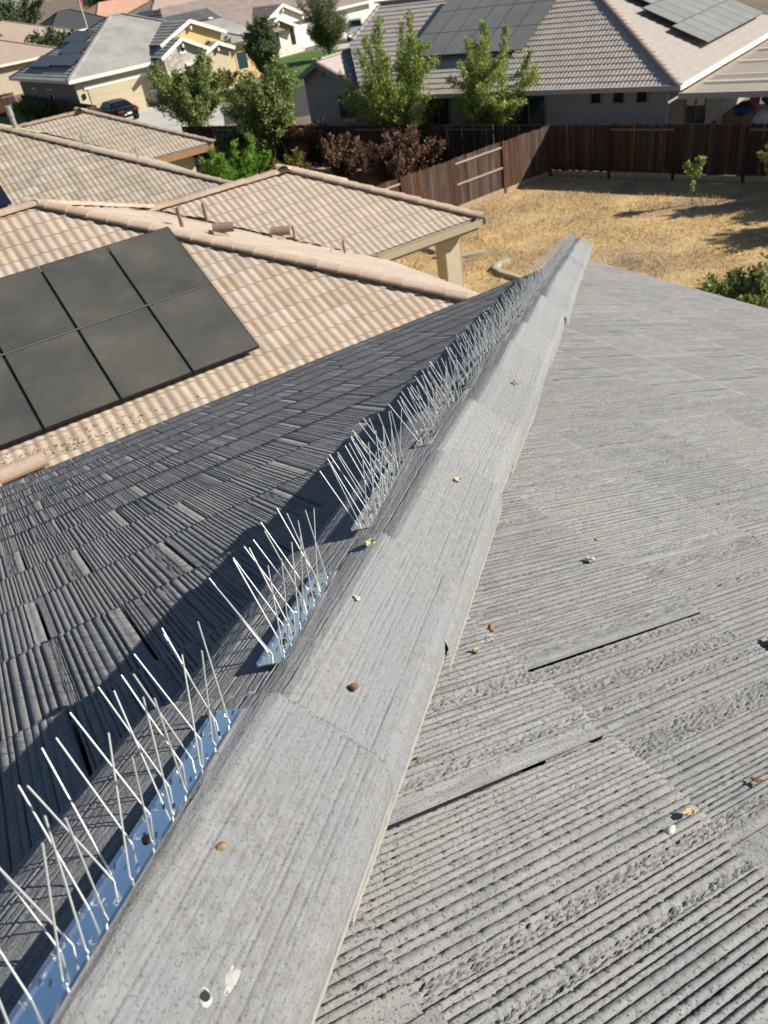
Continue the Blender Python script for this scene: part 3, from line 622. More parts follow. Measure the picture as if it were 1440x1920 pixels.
# --- house behind the back fence ------------------------------------------------------------------------
BA = np.array([26.24, 21.97, 0.]); BE = np.array([math.cos(R(110)), math.sin(R(110)), 0]); BI = np.array([BE[1], -BE[0], 0])
def B(t, s, z): return BA+BE*t+BI*s+np.array([0, 0, z])
bm_ = .44; bz = 2.5; bh = thing('house', 'taupe grey house behind the back fence with pinkish beige tiles', 'house', tuple(B(9, 7, 0)))
rz = bz+bm_*7
gt0, gt1, gs, gm, gpk = 15.6, 20.2, 2.0, 18.8, 3.75
broof = deck([[B(0, 0, bz), B(14.9, 0, bz), B(18.5, 4.0, bz+bm_*4.0), B(18.5, 7, rz), B(7, 7, rz)], [B(0, 0, bz), B(7, 7, rz), B(0, 14, bz)], [B(18.5, 7, rz), B(18.5, 14, bz), B(0, 14, bz), B(7, 7, rz)]], M_['pink'], bh)
tiles = []
v_ = -BI[:2]; u_ = (v_[1], -v_[0])
field(tiles, B(0, 0, bz), u_, v_, bm_, [B(0, 0, 0)[:2], B(14.9, 0, 0)[:2], B(18.5, 4.0, 0)[:2], B(18.5, 7, 0)[:2], B(7, 7, 0)[:2]], .335, .345, .05, .024, const(ROLL_P), offs=lambda c: 0, seed=31)
tiles2 = []; v_ = -BE[:2]; u_ = (v_[1], -v_[0])
field(tiles2, B(0, 0, bz), u_, v_, bm_, [B(0, 0, 0)[:2], B(0, 14, 0)[:2], B(7, 7, 0)[:2]], .335, .345, .05, .022, const(ROLL_P), offs=lambda c: 0, seed=32)
emit_tiles(tiles, broof, 'roof_tile', 300); emit_tiles(tiles2, broof, 'roof_tile', 0)
cap_line(B(7, 7, rz), B(-.05, -.05, bz), CAP_P, broof, seed=13); cap_line(B(18.6, 7, rz), B(7, 7, rz), CAP_P, broof, seed=14); cap_line(B(18.45, 7, rz), B(18.45, 4.2, bz+bm_*4.2), CAP_P, broof, seed=15, lift=.0)
b = MB(); 
for (t0, t1, s0, s1) in ((.5, 15.4, .5, .7), (.5, .7, .701, 13.4), (15.2, 15.4, .701, 13.4)):
    b.add([B(t0, s0, 0), B(t1, s0, 0), B(t1, s1, 0), B(t0, s1, 0), B(t0, s0, 2.48), B(t1, s0, 2.48), B(t1, s1, 2.48), B(t0, s1, 2.48)], [(0, 1, 5, 4), (1, 2, 6, 5), (2, 3, 7, 6), (3, 0, 4, 7), (4, 5, 6, 7)])
b.build('wall', M_['stucco'], bh)
b = MB(); b.frame(B(0, 0, 0), BE, BI, (0, 0, 1), -.12, 14.8, -.12, .0, 2.34, 2.52); b.build('gutter', M_['gutw'], bh)
b = MB(); b.frame(B(0, 0, 0), BE, BI, (0, 0, 1), -.12, -.0, .002, 14, 2.34, 2.52); b.build('gutter', M_['trim'], bh)
b = MB(); b.frame(B(0, 0, 0), BE, BI, (0, 0, 1), 0.002, 14.9, .003, .5, 2.36, 2.4); b.build('soffit', M_['taupe'], bh)
b = MB(); b.frame(B(0, 0, 0), BE, BI, (0, 0, 1), .50, .58, .42, .498, 0, 2.36); b.build('downspout', M_['gutw'], bh)
for t in (3.43, 2.48, 1.55): window(bh, B(t+.26, .5, 1.82), -BE, None, .52, .50, M_['taupe'], M_['hole'], -BI)
for t, w in ((11.6, 1.25), (7.2, 1.6)): window(bh, B(t, .5, .95), -BE, None, w, 1.3, M_['taupe'], M_['glass'], -BI, mull=.5)
# gable wing at its far end
gw = thing('gable_wing', 'dark grey gable end with a small bracket under its peak behind the back fence', 'house', tuple(B(gm, gs+4, 0)))
b = MB(); P_ = [B(gt0, gs, 0), B(gt1, gs, 0), B(gt1, gs, gpk-(gt1-gm)*.48), B(gm, gs, gpk), B(gt0, gs, gpk-(gm-gt0)*.48)]; P2 = [p+BI*6 for p in P_]
b.add(P_+P2, [(0, 1, 2, 3, 4), (0, 4, 9, 5), (1, 6, 7, 2)]); b.build('wall', M_['stucco'], gw)
b = MB(); ov = .45; du = .45
def GW(t, s, dz=0): return B(t, s, gpk-abs(t-gm)*.48+dz)
stepped(b, GW(gt0-ov, gs-ov, .12), GW(gt0-ov, gs+7, .12), GW(gm, gs-ov, .12), GW(gm, gs+7, .12), .345, .03); stepped(b, GW(gt1+ov, gs-ov, .12), GW(gt1+ov, gs+7, .12), GW(gm, gs-ov, .12), GW(gm, gs+7, .12), .345, .03)
gr = b.build('roof', M_['pink'], gw)
cap_line(GW(gm, gs+7, .12), GW(gm, gs-ov, .12), CAP_P, gr, seed=16)
for sg in (-1, 1):
    tt = gt0-ov if sg < 0 else gt1+ov
    b = MB(); a_, c_ = GW(tt, gs-ov, .05), GW(gm, gs-ov, .05); x = unit(c_-a_); b.frame(a_, x, BI, unit(np.cross(x, BI)) if np.cross(x, BI)[2] > 0 else -unit(np.cross(x, BI)), 0, np.linalg.norm(c_-a_), -.05, .0, -.17, .05); b.build('rake_board', M_['taupe'], gw)
    cap_line(GW(gm, gs-ov+.1, .1), GW(tt, gs-ov+.1, .1), CAP_P, gr, seed=17, lift=0)
b = MB(); b.frame(B(gm, gs, gpk-.55), BE, -BI, (0, 0, 1), -.05, .05, 0, .3, .2, .32); b.frame(B(gm, gs, gpk-.55), BE, -BI, (0, 0, 1), -.045, .045, 0, .08, -.1, .2); b.build('bracket', M_['taupe'], gw)
window(gw, B(gm-.7, gs, .9), -BE, None, 1.2, 1.35, M_['taupe'], M_['glass'], -BI, mull=.5)
b = MB(); b.frame(B(gt0+.3, gs, 2.0), -BE, -BI, (0, 0, 1), -.1, .1, 0, .14, 0, .3); b.build('wall_lamp', M_['trim'], gw)
for t, s in ((14.2, 0),): pass
s_t = 2.1+1.56*3.06
array('wide array of grey solar panels on the beige roof beyond the back fence', B(13.7, s_t, bz+bm_*s_t), -BE[:2], -BI[:2], bm_, 6, 3, 1.02, 1.70, M_['panelgrey'], gap=.012, mid=False, lift=.26)
array('stepped array of grey solar panels on the right slope beyond the back fence', B(5.4, 5.0, bz+bm_*5.4), BI[:2], -BE[:2], bm_, 7, 3, 1.02, 1.66, M_['panelgrey'], gap=.012, mid=False, offs=[1.6, .6, 0], lift=.26)
# patio cover at the right
pc = thing('patio_cover', 'pale ribbed patio cover with white rafters at the upper right', 'patio cover', tuple(B(-3, 5, 0)))
b = MB(); b.frame(B(0, 0, 0), BE, BI, (0, 0, 1), -6.5, -.14, -.2, 11, 2.22, 2.27)
for k in range(44): b.frame(B(0, 0, 0), BE, BI, (0, 0, 1), -6.5, -.14, -.2+k*.255, -.16+k*.255, 2.272, 2.29)
b.build('roof_panel', M_['patio'], pc)
for k in (1.2, 2.4, 5.0, 7.6, 10.2):
    b = MB(); b.frame(B(0, 0, 0), BE, BI, (0, 0, 1), -6.4, -.5, k, k+.12, 2.30, 2.37); b.build('rafter', M_['trim'], pc)
b = MB(); b.frame(B(0, 0, 0), BE, BI, (0, 0, 1), -6.5, -.125, -.32, -.202, 2.1, 2.30); b.build('beam', M_['gutw'], pc)
for t in (-1.7, -6.3):
    b = MB(); b.frame(B(0, 0, 0), BE, BI, (0, 0, 1), t, t+.14, -.3, -.16, 0, 2.098); b.build('post', M_['taupe'], pc)
window(bh, B(.5, 2.2, .1), BI, None, 2.4, 2.0, M_['taupe'], M_['glass'], -BE, mull=.5, name='patio_door')
# clutter under the cover
def lump(name, label, cat, c, r, m, seed, squash=(1, 1, 1), group=None, parent=None, rough=.25, sub=2):
    bm2 = bmesh.new(); bmesh.ops.create_icosphere(bm2, subdivisions=sub, radius=1.0); g = np.random.default_rng(seed)
    ph = g.uniform(0, 6.28, (5, 3)); fr = g.uniform(1.2, 3.2, (5, 3))
    for v in bm2.verts:
        k = 1+rough*sum(math.sin(fr[i][0]*v.co.x+ph[i][0])*math.sin(fr[i][1]*v.co.y+ph[i][1])*math.sin(fr[i][2]*v.co.z+ph[i][2]) for i in range(5))
        v.co = Vector((v.co.x*squash[0], v.co.y*squash[1], v.co.z*squash[2]))*k*r
    me = bpy.data.meshes.new(name); bm2.to_mesh(me); bm2.free(); me.materials.append(m); me.polygons.foreach_set('use_smooth', [True]*len(me.polygons))
    o = bpy.data.objects.new(name, me); put(o, parent, Matrix.Translation(Vector(c)))
    if label: tag(o, label, cat, group)
    return o
lump('bag', 'white lumpy bag under the patio cover', 'bag', B(-2.9, .9, 1.1), .42, M_['bag'], 1, (1.2, .9, .8))
lump('cloth_pile', 'blue cloth hanging under the patio cover', 'cloth', B(-2.6, 2.0, 1.75), .4, M_['cloth_blue'], 2, (1, .5, 1))
lump('cloth_pile', 'pink cloth hanging beside the blue cloth', 'cloth', B(-2.2, 1.9, 1.6), .3, M_['cloth_pink'], 3, (.6, .5, 1.6))
lump('cloth_pile', 'dark teal bundle at the back of the patio', 'bundle', B(-1.9, 1.6, 1.35), .35, M_['cloth_blue'], 4, (1.4, .8, .6))
cb = thing('cardboard_box', 'open cardboard box on the clutter at the right edge', 'box', tuple(B(-4.2, 1.2, .8)))
b = MB(); b.frame(B(-4.4, 1, .6), BE, BI, (0, 0, 1), -.5, .5, -.4, .4, 0, .75); b.build('body', M_['card'], cb)
b = MB(); b.frame(B(-3.9, 1, 1.36), unit(BE*.8+np.array([0, 0, .6])), BI, unit(np.array([0, 0, .8])-BE*.6), 0, .5, -.4, .4, 0, .015); b.build('flap', M_['card'], cb)
tb = thing('table', 'low folding table holding the clutter on the patio', 'table', tuple(B(-3, 1.3, 0)))
b = MB(); b.frame(B(-3.2, 1.3, .55), BE, BI, (0, 0, 1), -1.8, 1.2, -.5, .9, 0, .045); b.build('top', M_['bag'], tb)
for dt in (-1.7, 1.1):
    for ds in (-.4, .8):
        b = MB(); b.frame(B(-3.2+dt, 1.3+ds, 0), BE, BI, (0, 0, 1), -.025, .025, -.025, .025, 0, .549); b.build('leg', M_['pipe'], tb)

# ------------------------------------------------------------------ fences
def fence(name, label, p0, d, L, h, m, nrm, rails_every, seed, rail_side=1, kick=True, bw=.142):
    """boards between posts; alternate bays show their rails towards the viewer (nrm)"""
    rn = random.Random(seed); d = unit(d); d3 = np.array([d[0], d[1], 0]); n3 = np.array([nrm[0], nrm[1], 0]); p0 = np.array([p0[0], p0[1], 0.])
    t = thing(name, label, 'fence', tuple(p0+d3*L/2)); k = 0; x = 0
    shapes = []
    for q in range(4):
        b = MB(); c = .02+.005*q; w = bw-.006
        prof = [(0, 0), (w, 0), (w, h-c), (w-c, h), (c, h), (0, h-c)]
        b.add([(x_, 0, z_) for x_, z_ in prof]+[(x_, .017, z_) for x_, z_ in prof], [(0, 1, 2, 3, 4, 5), (11, 10, 9, 8, 7, 6)]+[(i, (i+1) % 6, 6+(i+1) % 6, 6+i)[::-1] for i in range(6)])
        shapes.append(b.mesh('board', m))
    bays = int(L/2.4)
    kz = .22 if kick else 0
    for bay in range(bays+1):
        x0 = bay*2.4; x1 = min(L, x0+2.4); rail_front = (bay % 2 == rails_every)
        if x1-x0 < .3: break
        off = -.03 if rail_front else .03
        b = MB(); b.frame(p0+d3*x0, d3, n3, (0, 0, 1), -.045, .045, -.045, .045, 0, h+kz-.02); b.build('post', m, t)
        x = x0+.05
        while x < x1-.06:
            me = rn.choice(shapes); th = rn.uniform(-.006, .006); dz = rn.uniform(-.018, .018)+kz
            ax = d3*math.cos(th)+np.array([0, 0, 1])*math.sin(th); az = np.cross(ax, n3); az = az if az[2] > 0 else -az; ay = np.cross(az, ax)
            p = p0+d3*x+n3*(off+rn.uniform(-.004, .004))+np.array([0, 0, dz])
            o = bpy.data.objects.new('board', me); put(o, t, Matrix(((ax[0], ay[0], az[0], p[0]), (ax[1], ay[1], az[1], p[1]), (ax[2], ay[2], az[2], p[2]), (0, 0, 0, 1)))); x += bw+rn.uniform(-.002, .003)
        for z in ((kz+.3, kz+.9, kz+1.4) if not rail_front else ((kz+.72, kz+1.42) if m is M_['fence'] else (kz+1.44,))):
            b = MB(); s0 = (off+.02, off+.06) if rail_front else (off-.075, off-.03)
            b.frame(p0+d3*x0, d3, n3, (0, 0, 1), .05, x1-x0-.05, s0[0], s0[1], z-.03, z+.03); b.build('rail', M_['rail'] if m is M_['fence'] else M_['shaderail'], t)
        if kick:
            b = MB(); b.frame(p0+d3*x0, d3, n3, (0, 0, 1), .05, x1-x0-.05, -.02, .02, 0, kz-.005); b.build('kickboard', M_['kick'], t)
    return t
fence('back_fence', 'long dark brown board fence across the back of the dry yard', K0, FD, 16.5, 1.62, M_['shadefence'], -FN, 1, 1)
fence('back_fence', 'nearly black board fence in shade behind the upright leafy trees', K0-FD*.12, -FD, 21.5, 1.62, M_['shadefence'], -FN, 1, 2)
sd = unit((-8.3, -.75)); sn = np.array([-sd[1], sd[0]]); sn = sn if sn[1] < 0 else -sn
fence('side_fence', 'weathered brown board fence running down to the tan patio roof', K0+sd*.1, sd, 10.6, 1.62, M_['fence'], sn, 1, 3)
fence('left_fence', 'brown board fence in front of the garage house at the left', (7.5, 63.6), (1, .1), 8.7, 1.6, M_['fence'], (.1, -1), 5, 4, kick=False)
fence('left_fence', 'dark shaded board fence beside the garage house wall', (16.2, 64.6), (-.06, 1), 19.5, 1.6, M_['shadefence'], (-1, -.06), 5, 5, kick=False)
fence('left_fence', 'short brown fence at the left edge below the far patio', (9.0, 87.2), (1, 0), 6.0, 1.7, M_['fence'], (0, -1), 0, 6, kick=False)
# concrete edging in the dry yard
def strip(name, label, pts, w=.16, h=.12, group='concrete edging strips'):
    b = MB(); pts = [np.array((*p, 0), float) for p in pts]; L_ = []; R_ = []
    for i, p in enumerate(pts):
        t = unit(pts[min(i+1, len(pts)-1)]-pts[max(i-1, 0)]); nn = np.array([-t[1], t[0], 0])*w/2; L_.append(p+nn); R_.append(p-nn)
    n = len(pts); up = np.array([0, 0, h]); V = [q for i in range(n) for q in (L_[i], R_[i], R_[i]+up, L_[i]+up)]; F = []
    for i in range(n-1):
        k = 4*i
        for a, c in ((0, 1), (1, 2), (2, 3), (3, 0)): F.append((k+a, k+4+a, k+4+c, k+c))
    F += [(0, 1, 2, 3), (4*n-1, 4*n-2, 4*n-3, 4*n-4)]
    o = b.add(V, F).build(name, M_['curb'], bevel=.015); return tag(o, label, 'edging', group)
strip('concrete_edging', 'bent pale concrete edging strip in the dry grass nearest the hip ridge', [(15.25, 18.65), (14.85, 18.66), (14.52, 18.45), (14.42, 18.0), (14.46, 17.2)])
strip('concrete_edging', 'short curved concrete edging strip just right of the patio column', [(15.3, 19.85), (14.9, 20.0), (14.55, 20.15), (14.2, 20.9)])
strip('concrete_edging', 'straight concrete edging strip seen left of the patio column', [(14.45, 22.6), (14.42, 21.2)])
pw_ = thing('planter_wall', 'low shaded block wall in front of the black fence', 'wall', (17.5, 36, 0))
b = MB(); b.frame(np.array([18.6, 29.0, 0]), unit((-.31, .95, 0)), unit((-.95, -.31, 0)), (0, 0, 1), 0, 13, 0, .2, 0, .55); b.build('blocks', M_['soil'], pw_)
b = MB(); b.frame(np.array([18.6, 29.0, 0]), unit((-.31, .95, 0)), unit((-.95, -.31, 0)), (0, 0, 1), -.02, 13.02, -.03, .23, .552, .61); b.build('coping', M_['curb'], pw_)

# ------------------------------------------------------------------ garage house at the upper left
class Fr:                                   # local frame for a house
    def __init__(s, x, y, deg): s.o = np.array([x, y, 0.]); s.e = np.array([math.cos(R(deg)), math.sin(R(deg)), 0]); s.n = np.array([-s.e[1], s.e[0], 0])
    def __call__(s, a, b, z=0): return s.o+s.e*a+s.n*b+np.array([0, 0, z])
    def box(s, mb, a0, a1, b0, b1, z0, z1): return mb.frame(s.o, s.e, s.n, (0, 0, 1), a0, a1, b0, b1, z0, z1)
def fbox(fr, parent, name, m, *bx):
    b = MB()
    for q in bx: fr.box(b, *q)
    return b.build(name, m, parent)
def gable(fr, parent, a0, a1, b0, b1, z, m, wallm, roofm, trimm, front_h=0, ov=.35, name='gable'):
    """gable facing -b: triangular front wall, two stepped slopes, white rake boards"""
    c = (a0+a1)/2; pk = z+(a1-a0)/2*m; w = MB(); w.add([fr(a0, b0, front_h), fr(a1, b0, front_h), fr(a1, b0, z), fr(c, b0, pk), fr(a0, b0, z)], [(0, 1, 2, 3, 4)])
    w.add([fr(a0, b0, front_h), fr(a0, b0, z), fr(a0, b1, z), fr(a0, b1, front_h)], [(0, 1, 2, 3)]); w.add([fr(a1, b0, front_h), fr(a1, b1, front_h), fr(a1, b1, z), fr(a1, b0, z)], [(0, 1, 2, 3)])
    g = w.build(name, wallm, parent); b = MB(); G = lambda a, bb, dz=.1: fr(a, bb, pk-abs(a-c)*m+dz)
    stepped(b, G(a0-ov, b0-ov), G(a0-ov, b1), G(c, b0-ov), G(c, b1)); stepped(b, G(a1+ov, b0-ov), G(a1+ov, b1), G(c, b0-ov), G(c, b1)); b.build('gable_roof', roofm, g)
    for t in (a0-ov, a1+ov):
        b = MB(); p, q = G(t, b0-ov, .06), G(c, b0-ov, .06); x = unit(q-p); zz = np.cross(x, fr.n); zz = unit(zz) if zz[2] > 0 else -unit(zz)
        b.frame(p, x, -fr.n, zz, 0, np.linalg.norm(q-p), 0.002, .07, -.2, .06); b.build('rake_board', trimm, g)
    b = MB(); b.frame(fr(c, b0, pk-.6), fr.e, -fr.n, (0, 0, 1), -.06, .06, 0.001, .3, 0, .25); b.build('bracket', trimm, g)
    return g
gf = Fr(16, 69.2, 5); gh = thing('house', 'grey-roofed house with a beige double garage door and solar panels', 'house', tuple(gf(8, 7, 0)))
b = MB(); mg = .42; ez = 3.0; ap = 7.6; rz_ = ez+mg*ap; RL = 10.5
WH = 2*ap+1.0; stepped(b, gf(0, 0, ez), gf(WH, 0, ez), gf(ap, ap, rz_), gf(WH-ap, ap, rz_), .37, .02); stepped(b, gf(WH, 0, ez), gf(WH, 2*ap, ez), gf(WH-ap, ap, rz_), gf(WH-ap, ap, rz_), .37, .02); stepped(b, gf(0, 2*ap, ez), gf(0, 0, ez), gf(ap, ap, rz_), gf(ap, ap, rz_), .37, .03)
stepped(b, gf(WH, 2*ap, ez), gf(0, 2*ap, ez), gf(WH-ap, ap, rz_), gf(ap, ap, rz_), .37, .02)
gro = b.build('roof', M_['greyroof'], gh)
for p, q, sd_ in ((gf(ap, ap, rz_), gf(0, 0, ez), 1), (gf(ap, ap, rz_), gf(0, 2*ap, ez), 2), (gf(WH-ap, ap, rz_), gf(ap, ap, rz_), 3), (gf(WH-ap, ap, rz_), gf(WH, 0, ez), 4)):
    b = MB(); y = unit(q-p); x = unit(np.cross(y, (0, 0, 1))); z = np.cross(x, y); b.frame(p, x, y, z, -.13, .13, 0, np.linalg.norm(q-p), .0, .09); b.build('ridge_cap', M_['greyroof'], gro)
fbox(gf, gh, 'wall', mat('shaded_stucco', (.20, .17, .14), (.17, .145, .12), 2), (.5, RL+2, .7, 14.5, 0, 2.9))  # stucco darkened so its colour carries the unlit side wall's shade
fbox(gf, gh, 'fascia', M_['trim'], (-.06, 6.8, -.08, 0, 2.78, 3.02)); fbox(gf, gh, 'fascia', M_['gutw'], (-.08, 0, .002, 2*ap, 2.8, 3.02))
fbox(gf, gh, 'garage_surround', M_['cream'], (.5, 6.6, .5, .698, 0, 2.8)); 
gd = fbox(gf, gh, 'garage_door', M_['garage'], (1.35, 6.05, .44, .498, 0, 2.15))
for k in range(1, 4): fbox(gf, gd, 'panel_joint', M_['gutw'], (1.36, 6.04, .43, .439, k*.54-.012, k*.54+.012))
fbox(gf, gh, 'door_head', M_['trim'], (1.1, 6.3, .42, .498, 2.16, 2.42)); fbox(gf, gh, 'stone_pier', M_['stone'], (.48, 1.3, .38, .498, 0, 1.0)); fbox(gf, gh, 'pier_cap', M_['trim'], (.44, 1.33, .34, .5, 1.003, 1.12)); fbox(gf, gh, 'stone_pier', M_['stone'], (6.1, 6.75, .38, .498, 0, 1.0)); fbox(gf, gh, 'pier_cap', M_['trim'], (6.08, 6.8, .34, .5, 1.003, 1.12))
fbox(gf, gh, 'porch_lamp', M_['black'], (.85, 1.05, .38, .497, 1.6, 1.95))
for k in (3, 7): window(gh, gf(.5, 14.4-k, 1.0), -gf.n, None, 1.0, 1.2, M_['trim'], M_['glass'], -gf.e)
sg = gable(gf, gh, 7.4, 10.9, -1.0, 7, 3.3, .5, M_['stone'], M_['greyroof'], M_['trim'], 0, name='stone_gable'); window(sg, gf(8.85, -1.0, 3.15), gf.e, None, .55, .75, M_['trim'], M_['hole'], -gf.n, fw=.14)
fbox(gf, sg, 'belt_trim', M_['trim'], (9.1, 11.0, -1.12, -1.0, 2.25, 2.5))
gable(gf, gh, 8.3, 13.6, .6, 9, 4.0, .42, M_['yellow'], M_['greyroof'], M_['trim'], 3.3, name='ochre_gable')
gable(gf, gh, 11.2, 13.4, -.6, 3, 2.9, .42, M_['cream'], M_['greyroof'], M_['trim'], 0, name='porch_gable')
b = MB(); stepped(b, gf(12.5, 1.2, 2.9), gf(18.5, 1.2, 2.9), gf(13.5, 5.2, 4.6), gf(16.2, 5.2, 4.6), .37, .02); stepped(b, gf(18.5, 1.2, 2.9), gf(18.5, 9, 2.9), gf(16.2, 5.2, 4.6), gf(16.2, 9, 4.6), .37, .02); b.build('wing_roof', M_['greyroof'], gh)
fbox(gf, gh, 'fascia', M_['trim'], (14.6, 18.5, 1.1, 1.18, 2.68, 2.9)); fbox(gf, gh, 'wing_wall', M_['yellow'], (13.6, 18.0, 1.7, 8, 0, 2.7)); window(gh, gf(15.0, 1.7, .8), gf.e, None, 1.1, 1.4, M_['trim'], M_['glass'], -gf.n)
def GS(q, k): return gf(k, q, ez+mg*k)
array('tilted grey solar array on the garage house roof', GS(9.6, 5.6), -gf.n[:2], -gf.e[:2], mg, 3, 3, 1.65, 1.0*1.5, M_['panelfar'], mid=False, offs=[-1.6, .6, 2.1], lift=.2)
array('upper grey solar row on the garage house roof', GS(12.4, 2.6), -gf.n[:2], -gf.e[:2], mg, 3, 1, 1.65, 1.5, M_['panelfar'], mid=False, lift=.2)

# ------------------------------------------------------------------ white house further back
wf = Fr(39.2, 82.6, 12); wh = thing('house', 'off-white house with stone front and brownish roof behind the lawn', 'house', tuple(wf(6, 5, 0)))
fbox(wf, wh, 'wall', M_['whitewall'], (-9, 16, 2.2, 12, 0, 2.7)); fbox(wf, wh, 'stone_front', M_['palestone'], (-.2, 3.6, .2, 2.198, 0, 2.5))
b = MB(); stepped(b, wf(-10, 1.6, 2.8), wf(17, 1.6, 2.8), wf(-6, 8.6, 5.7), wf(12, 8.6, 5.7), .4, .03); stepped(b, wf(17, 1.6, 2.8), wf(17, 15, 2.8), wf(12, 8.6, 5.7), wf(12, 8.6, 5.7), .4, .03); stepped(b, wf(-10, 15, 2.8), wf(-10, 1.6, 2.8), wf(-6, 8.6, 5.7), wf(-6, 8.6, 5.7), .4, .03); b.build('roof', M_['brownroof'], wh)
gable(wf, wh, -1.2, 3.0, -.4, 4, 2.35, .45, M_['brownroof'], M_['brownroof'], M_['trim'], 2.2, name='porch_gable')
gable(wf, wh, .2, 5.2, .8, 8, 3.1, .45, M_['whitewall'], M_['brownroof'], M_['trim'], 2.6, name='upper_gable')
gable(wf, wh, -8.2, -3.0, 1.4, 8, 3.1, .5, M_['whitewall'], M_['brownroof'], M_['trim'], 0, name='left_gable')
fbox(wf, wh, 'entry_recess', M_['hole'], (2.9, 3.25, .05, .199, .1, 2.4)); window(wh, wf(.1, .2, .75), wf.e, None, 1.3, 1.45, M_['trim'], M_['glass'], -wf.n, mull=.5)
fbox(wf, wh, 'garage_door', M_['trim'], (4.4, 8.9, 2.12, 2.198, 0, 2.2)); fbox(wf, wh, 'fascia', M_['trim'], (3.8, 16.9, 1.5, 1.58, 2.6, 2.82))
fbox(wf, wh, 'stone_base', M_['palestone'], (-.5, 4.0, -.2, .19, 0, .75))
array('dark solar panels on the brownish roof at the top centre-left', wf(-2.0, 6.6, 2.8+.414*5.0), (wf.e)[:2]*-1, -wf.n[:2], .414, 4, 2, 1.65, 1.2, M_['panelfar'], mid=False)
rf = Fr(50, 93, 20); rh = thing('house', 'taupe-doored cream house behind the parked silver vehicle', 'house', tuple(rf(5, 5, 0)))
fbox(rf, rh, 'wall', M_['whitewall'], (-1, 16, 0, 10, 0, 2.9)); fbox(rf, rh, 'garage_door', mat('taupe_door', (.26, .2, .165), rough=.6), (1.0, 6.4, -.06, -.002, 0, 2.3)); fbox(rf, rh, 'fascia', M_['trim'], (-1.5, 17, -.6, -.52, 2.8, 3.05))
b = MB(); stepped(b, rf(-1.5, -.5, 3.0), rf(17, -.5, 3.0), rf(3, 5, 5.3), rf(13, 5, 5.3)); stepped(b, rf(-1.5, 10.5, 3), rf(-1.5, -.5, 3), rf(3, 5, 5.3), rf(3, 5, 5.3)); b.build('roof', M_['tanroof'], rh)

# ------------------------------------------------------------------ far roofs
def hiphouse(label, x, y, deg, w, d, ez, m, roofm, wallm, panels=0, gable_trim=False):
    fr = Fr(x, y, deg); t = thing('house', label, 'house', tuple(fr(w/2, d/2, 0))); r = d/2; z = ez+m*r; b = MB()
    stepped(b, fr(0, 0, ez), fr(w, 0, ez), fr(r, r, z), fr(w-r, r, z), .45, .03); stepped(b, fr(w, 0, ez), fr(w, d, ez), fr(w-r, r, z), fr(w-r, r, z), .45, .03)
    stepped(b, fr(0, d, ez), fr(0, 0, ez), fr(r, r, z), fr(r, r, z), .45, .03); stepped(b, fr(w, d, ez), fr(0, d, ez), fr(w-r, r, z), fr(r, r, z), .45, .03)
    ro = b.build('roof', roofm, t)
    for p, q in ((fr(r, r, z), fr(0, 0, ez)), (fr(w-r, r, z), fr(w, 0, ez)), (fr(r, r, z), fr(w-r, r, z)), (fr(r, r, z), fr(0, d, ez))):
        b = MB(); yy = unit(q-p); xx = unit(np.cross(yy, (0, 0, 1))); zz = np.cross(xx, yy); b.frame(p, xx, yy, zz, -.15, .15, 0, np.linalg.norm(q-p), -.02, .1); b.build('ridge_cap', roofm, ro)
    fbox(fr, t, 'wall', wallm, (.6, w-.6, .6, d-.6, 0, ez-.1)); fbox(fr, t, 'fascia', M_['trim'], (-.05, w+.05, -.06, 0, ez-.2, ez+.02)); fbox(fr, t, 'fascia', M_['trim'], (-.06, 0, .002, d, ez-.2, ez+.02))
    for k in range(int(w//4)): window(t, fr(1.6+k*4, .6, .9), fr.e, None, 1.4, 1.2, M_['trim'], M_['glass'], -fr.n)
    return t, fr, ez, m
t_, fr_, e_, m_ = hiphouse('tan hip-roofed house left of the garage house', 1.5, 103, 4, 24, 17, 3.0, .36, M_['tanroof'], M_['sand'])
array('narrow black solar row on the far tan roof at the left', (fr_(2.2, 4.5, e_+m_*2.2)), -fr_.n[:2], -fr_.e[:2], .36, 1, 1, .1, .1, M_['panelfar']) if False else None
array('narrow dark solar row on the far tan roof at the left', fr_(3.0, 9.5, e_+m_*3.0), -fr_.n[:2], -fr_.e[:2], m_, 4, 1, 1.7, 1.3, M_['panelfar'], lift=.2)
hiphouse('salmon-roofed house at the far left edge', -16, 116, 10, 18, 14, 3.0, .42, M_['salmonroof'], M_['whitewall'])
hiphouse('long low tan roof beyond the palm', 4, 140, 8, 34, 16, 3.0, .36, M_['tanroof'], M_['sand'])
hiphouse('small dark grey roof beside the flag pole', 34, 150, 12, 13, 11, 3.0, .5, mat('charcoal_roof', (.06, .06, .065), rough=.9), M_['sand'])
t_, fr_, e_, m_ = hiphouse('tan roof with dark panels at the top of the picture', 37, 112, 14, 26, 15, 3.0, .38, M_['tanroof'], M_['sand'])
array('dark solar panels on the tan roof at the top of the picture', fr_(4.2, 7.0, e_+m_*4.2), -fr_.n[:2], -fr_.e[:2], m_, 3, 2, 1.8, 1.5, M_['panelfar'], lift=.2)
hiphouse('salmon roof behind the flag pole', 46, 165, 20, 20, 13, 3.0, .4, M_['salmonroof'], M_['sand'])
hiphouse('brownish roof far behind the off-white house', 62, 112, 16, 26, 14, 3.0, .4, M_['tanroof'], M_['sand'])
hiphouse('beige roof far behind the taupe-doored house', 92, 120, 20, 24, 14, 3.0, .4, M_['brownroof'], M_['sand'])
hiphouse('pale patio roof at the left edge below the tan roof', 2, 92.5, 0, 9, 6, 2.6, .12, M_['sand'], M_['whitewall'])
fp = thing('flag_pole', 'thin flag pole among the far roofs', 'flag pole', (37, 138, 0)); b = MB(); b.tube([(37, 138, 0), (37, 138, 7.2)], .06, 8); b.build('pole', M_['trim'], fp)
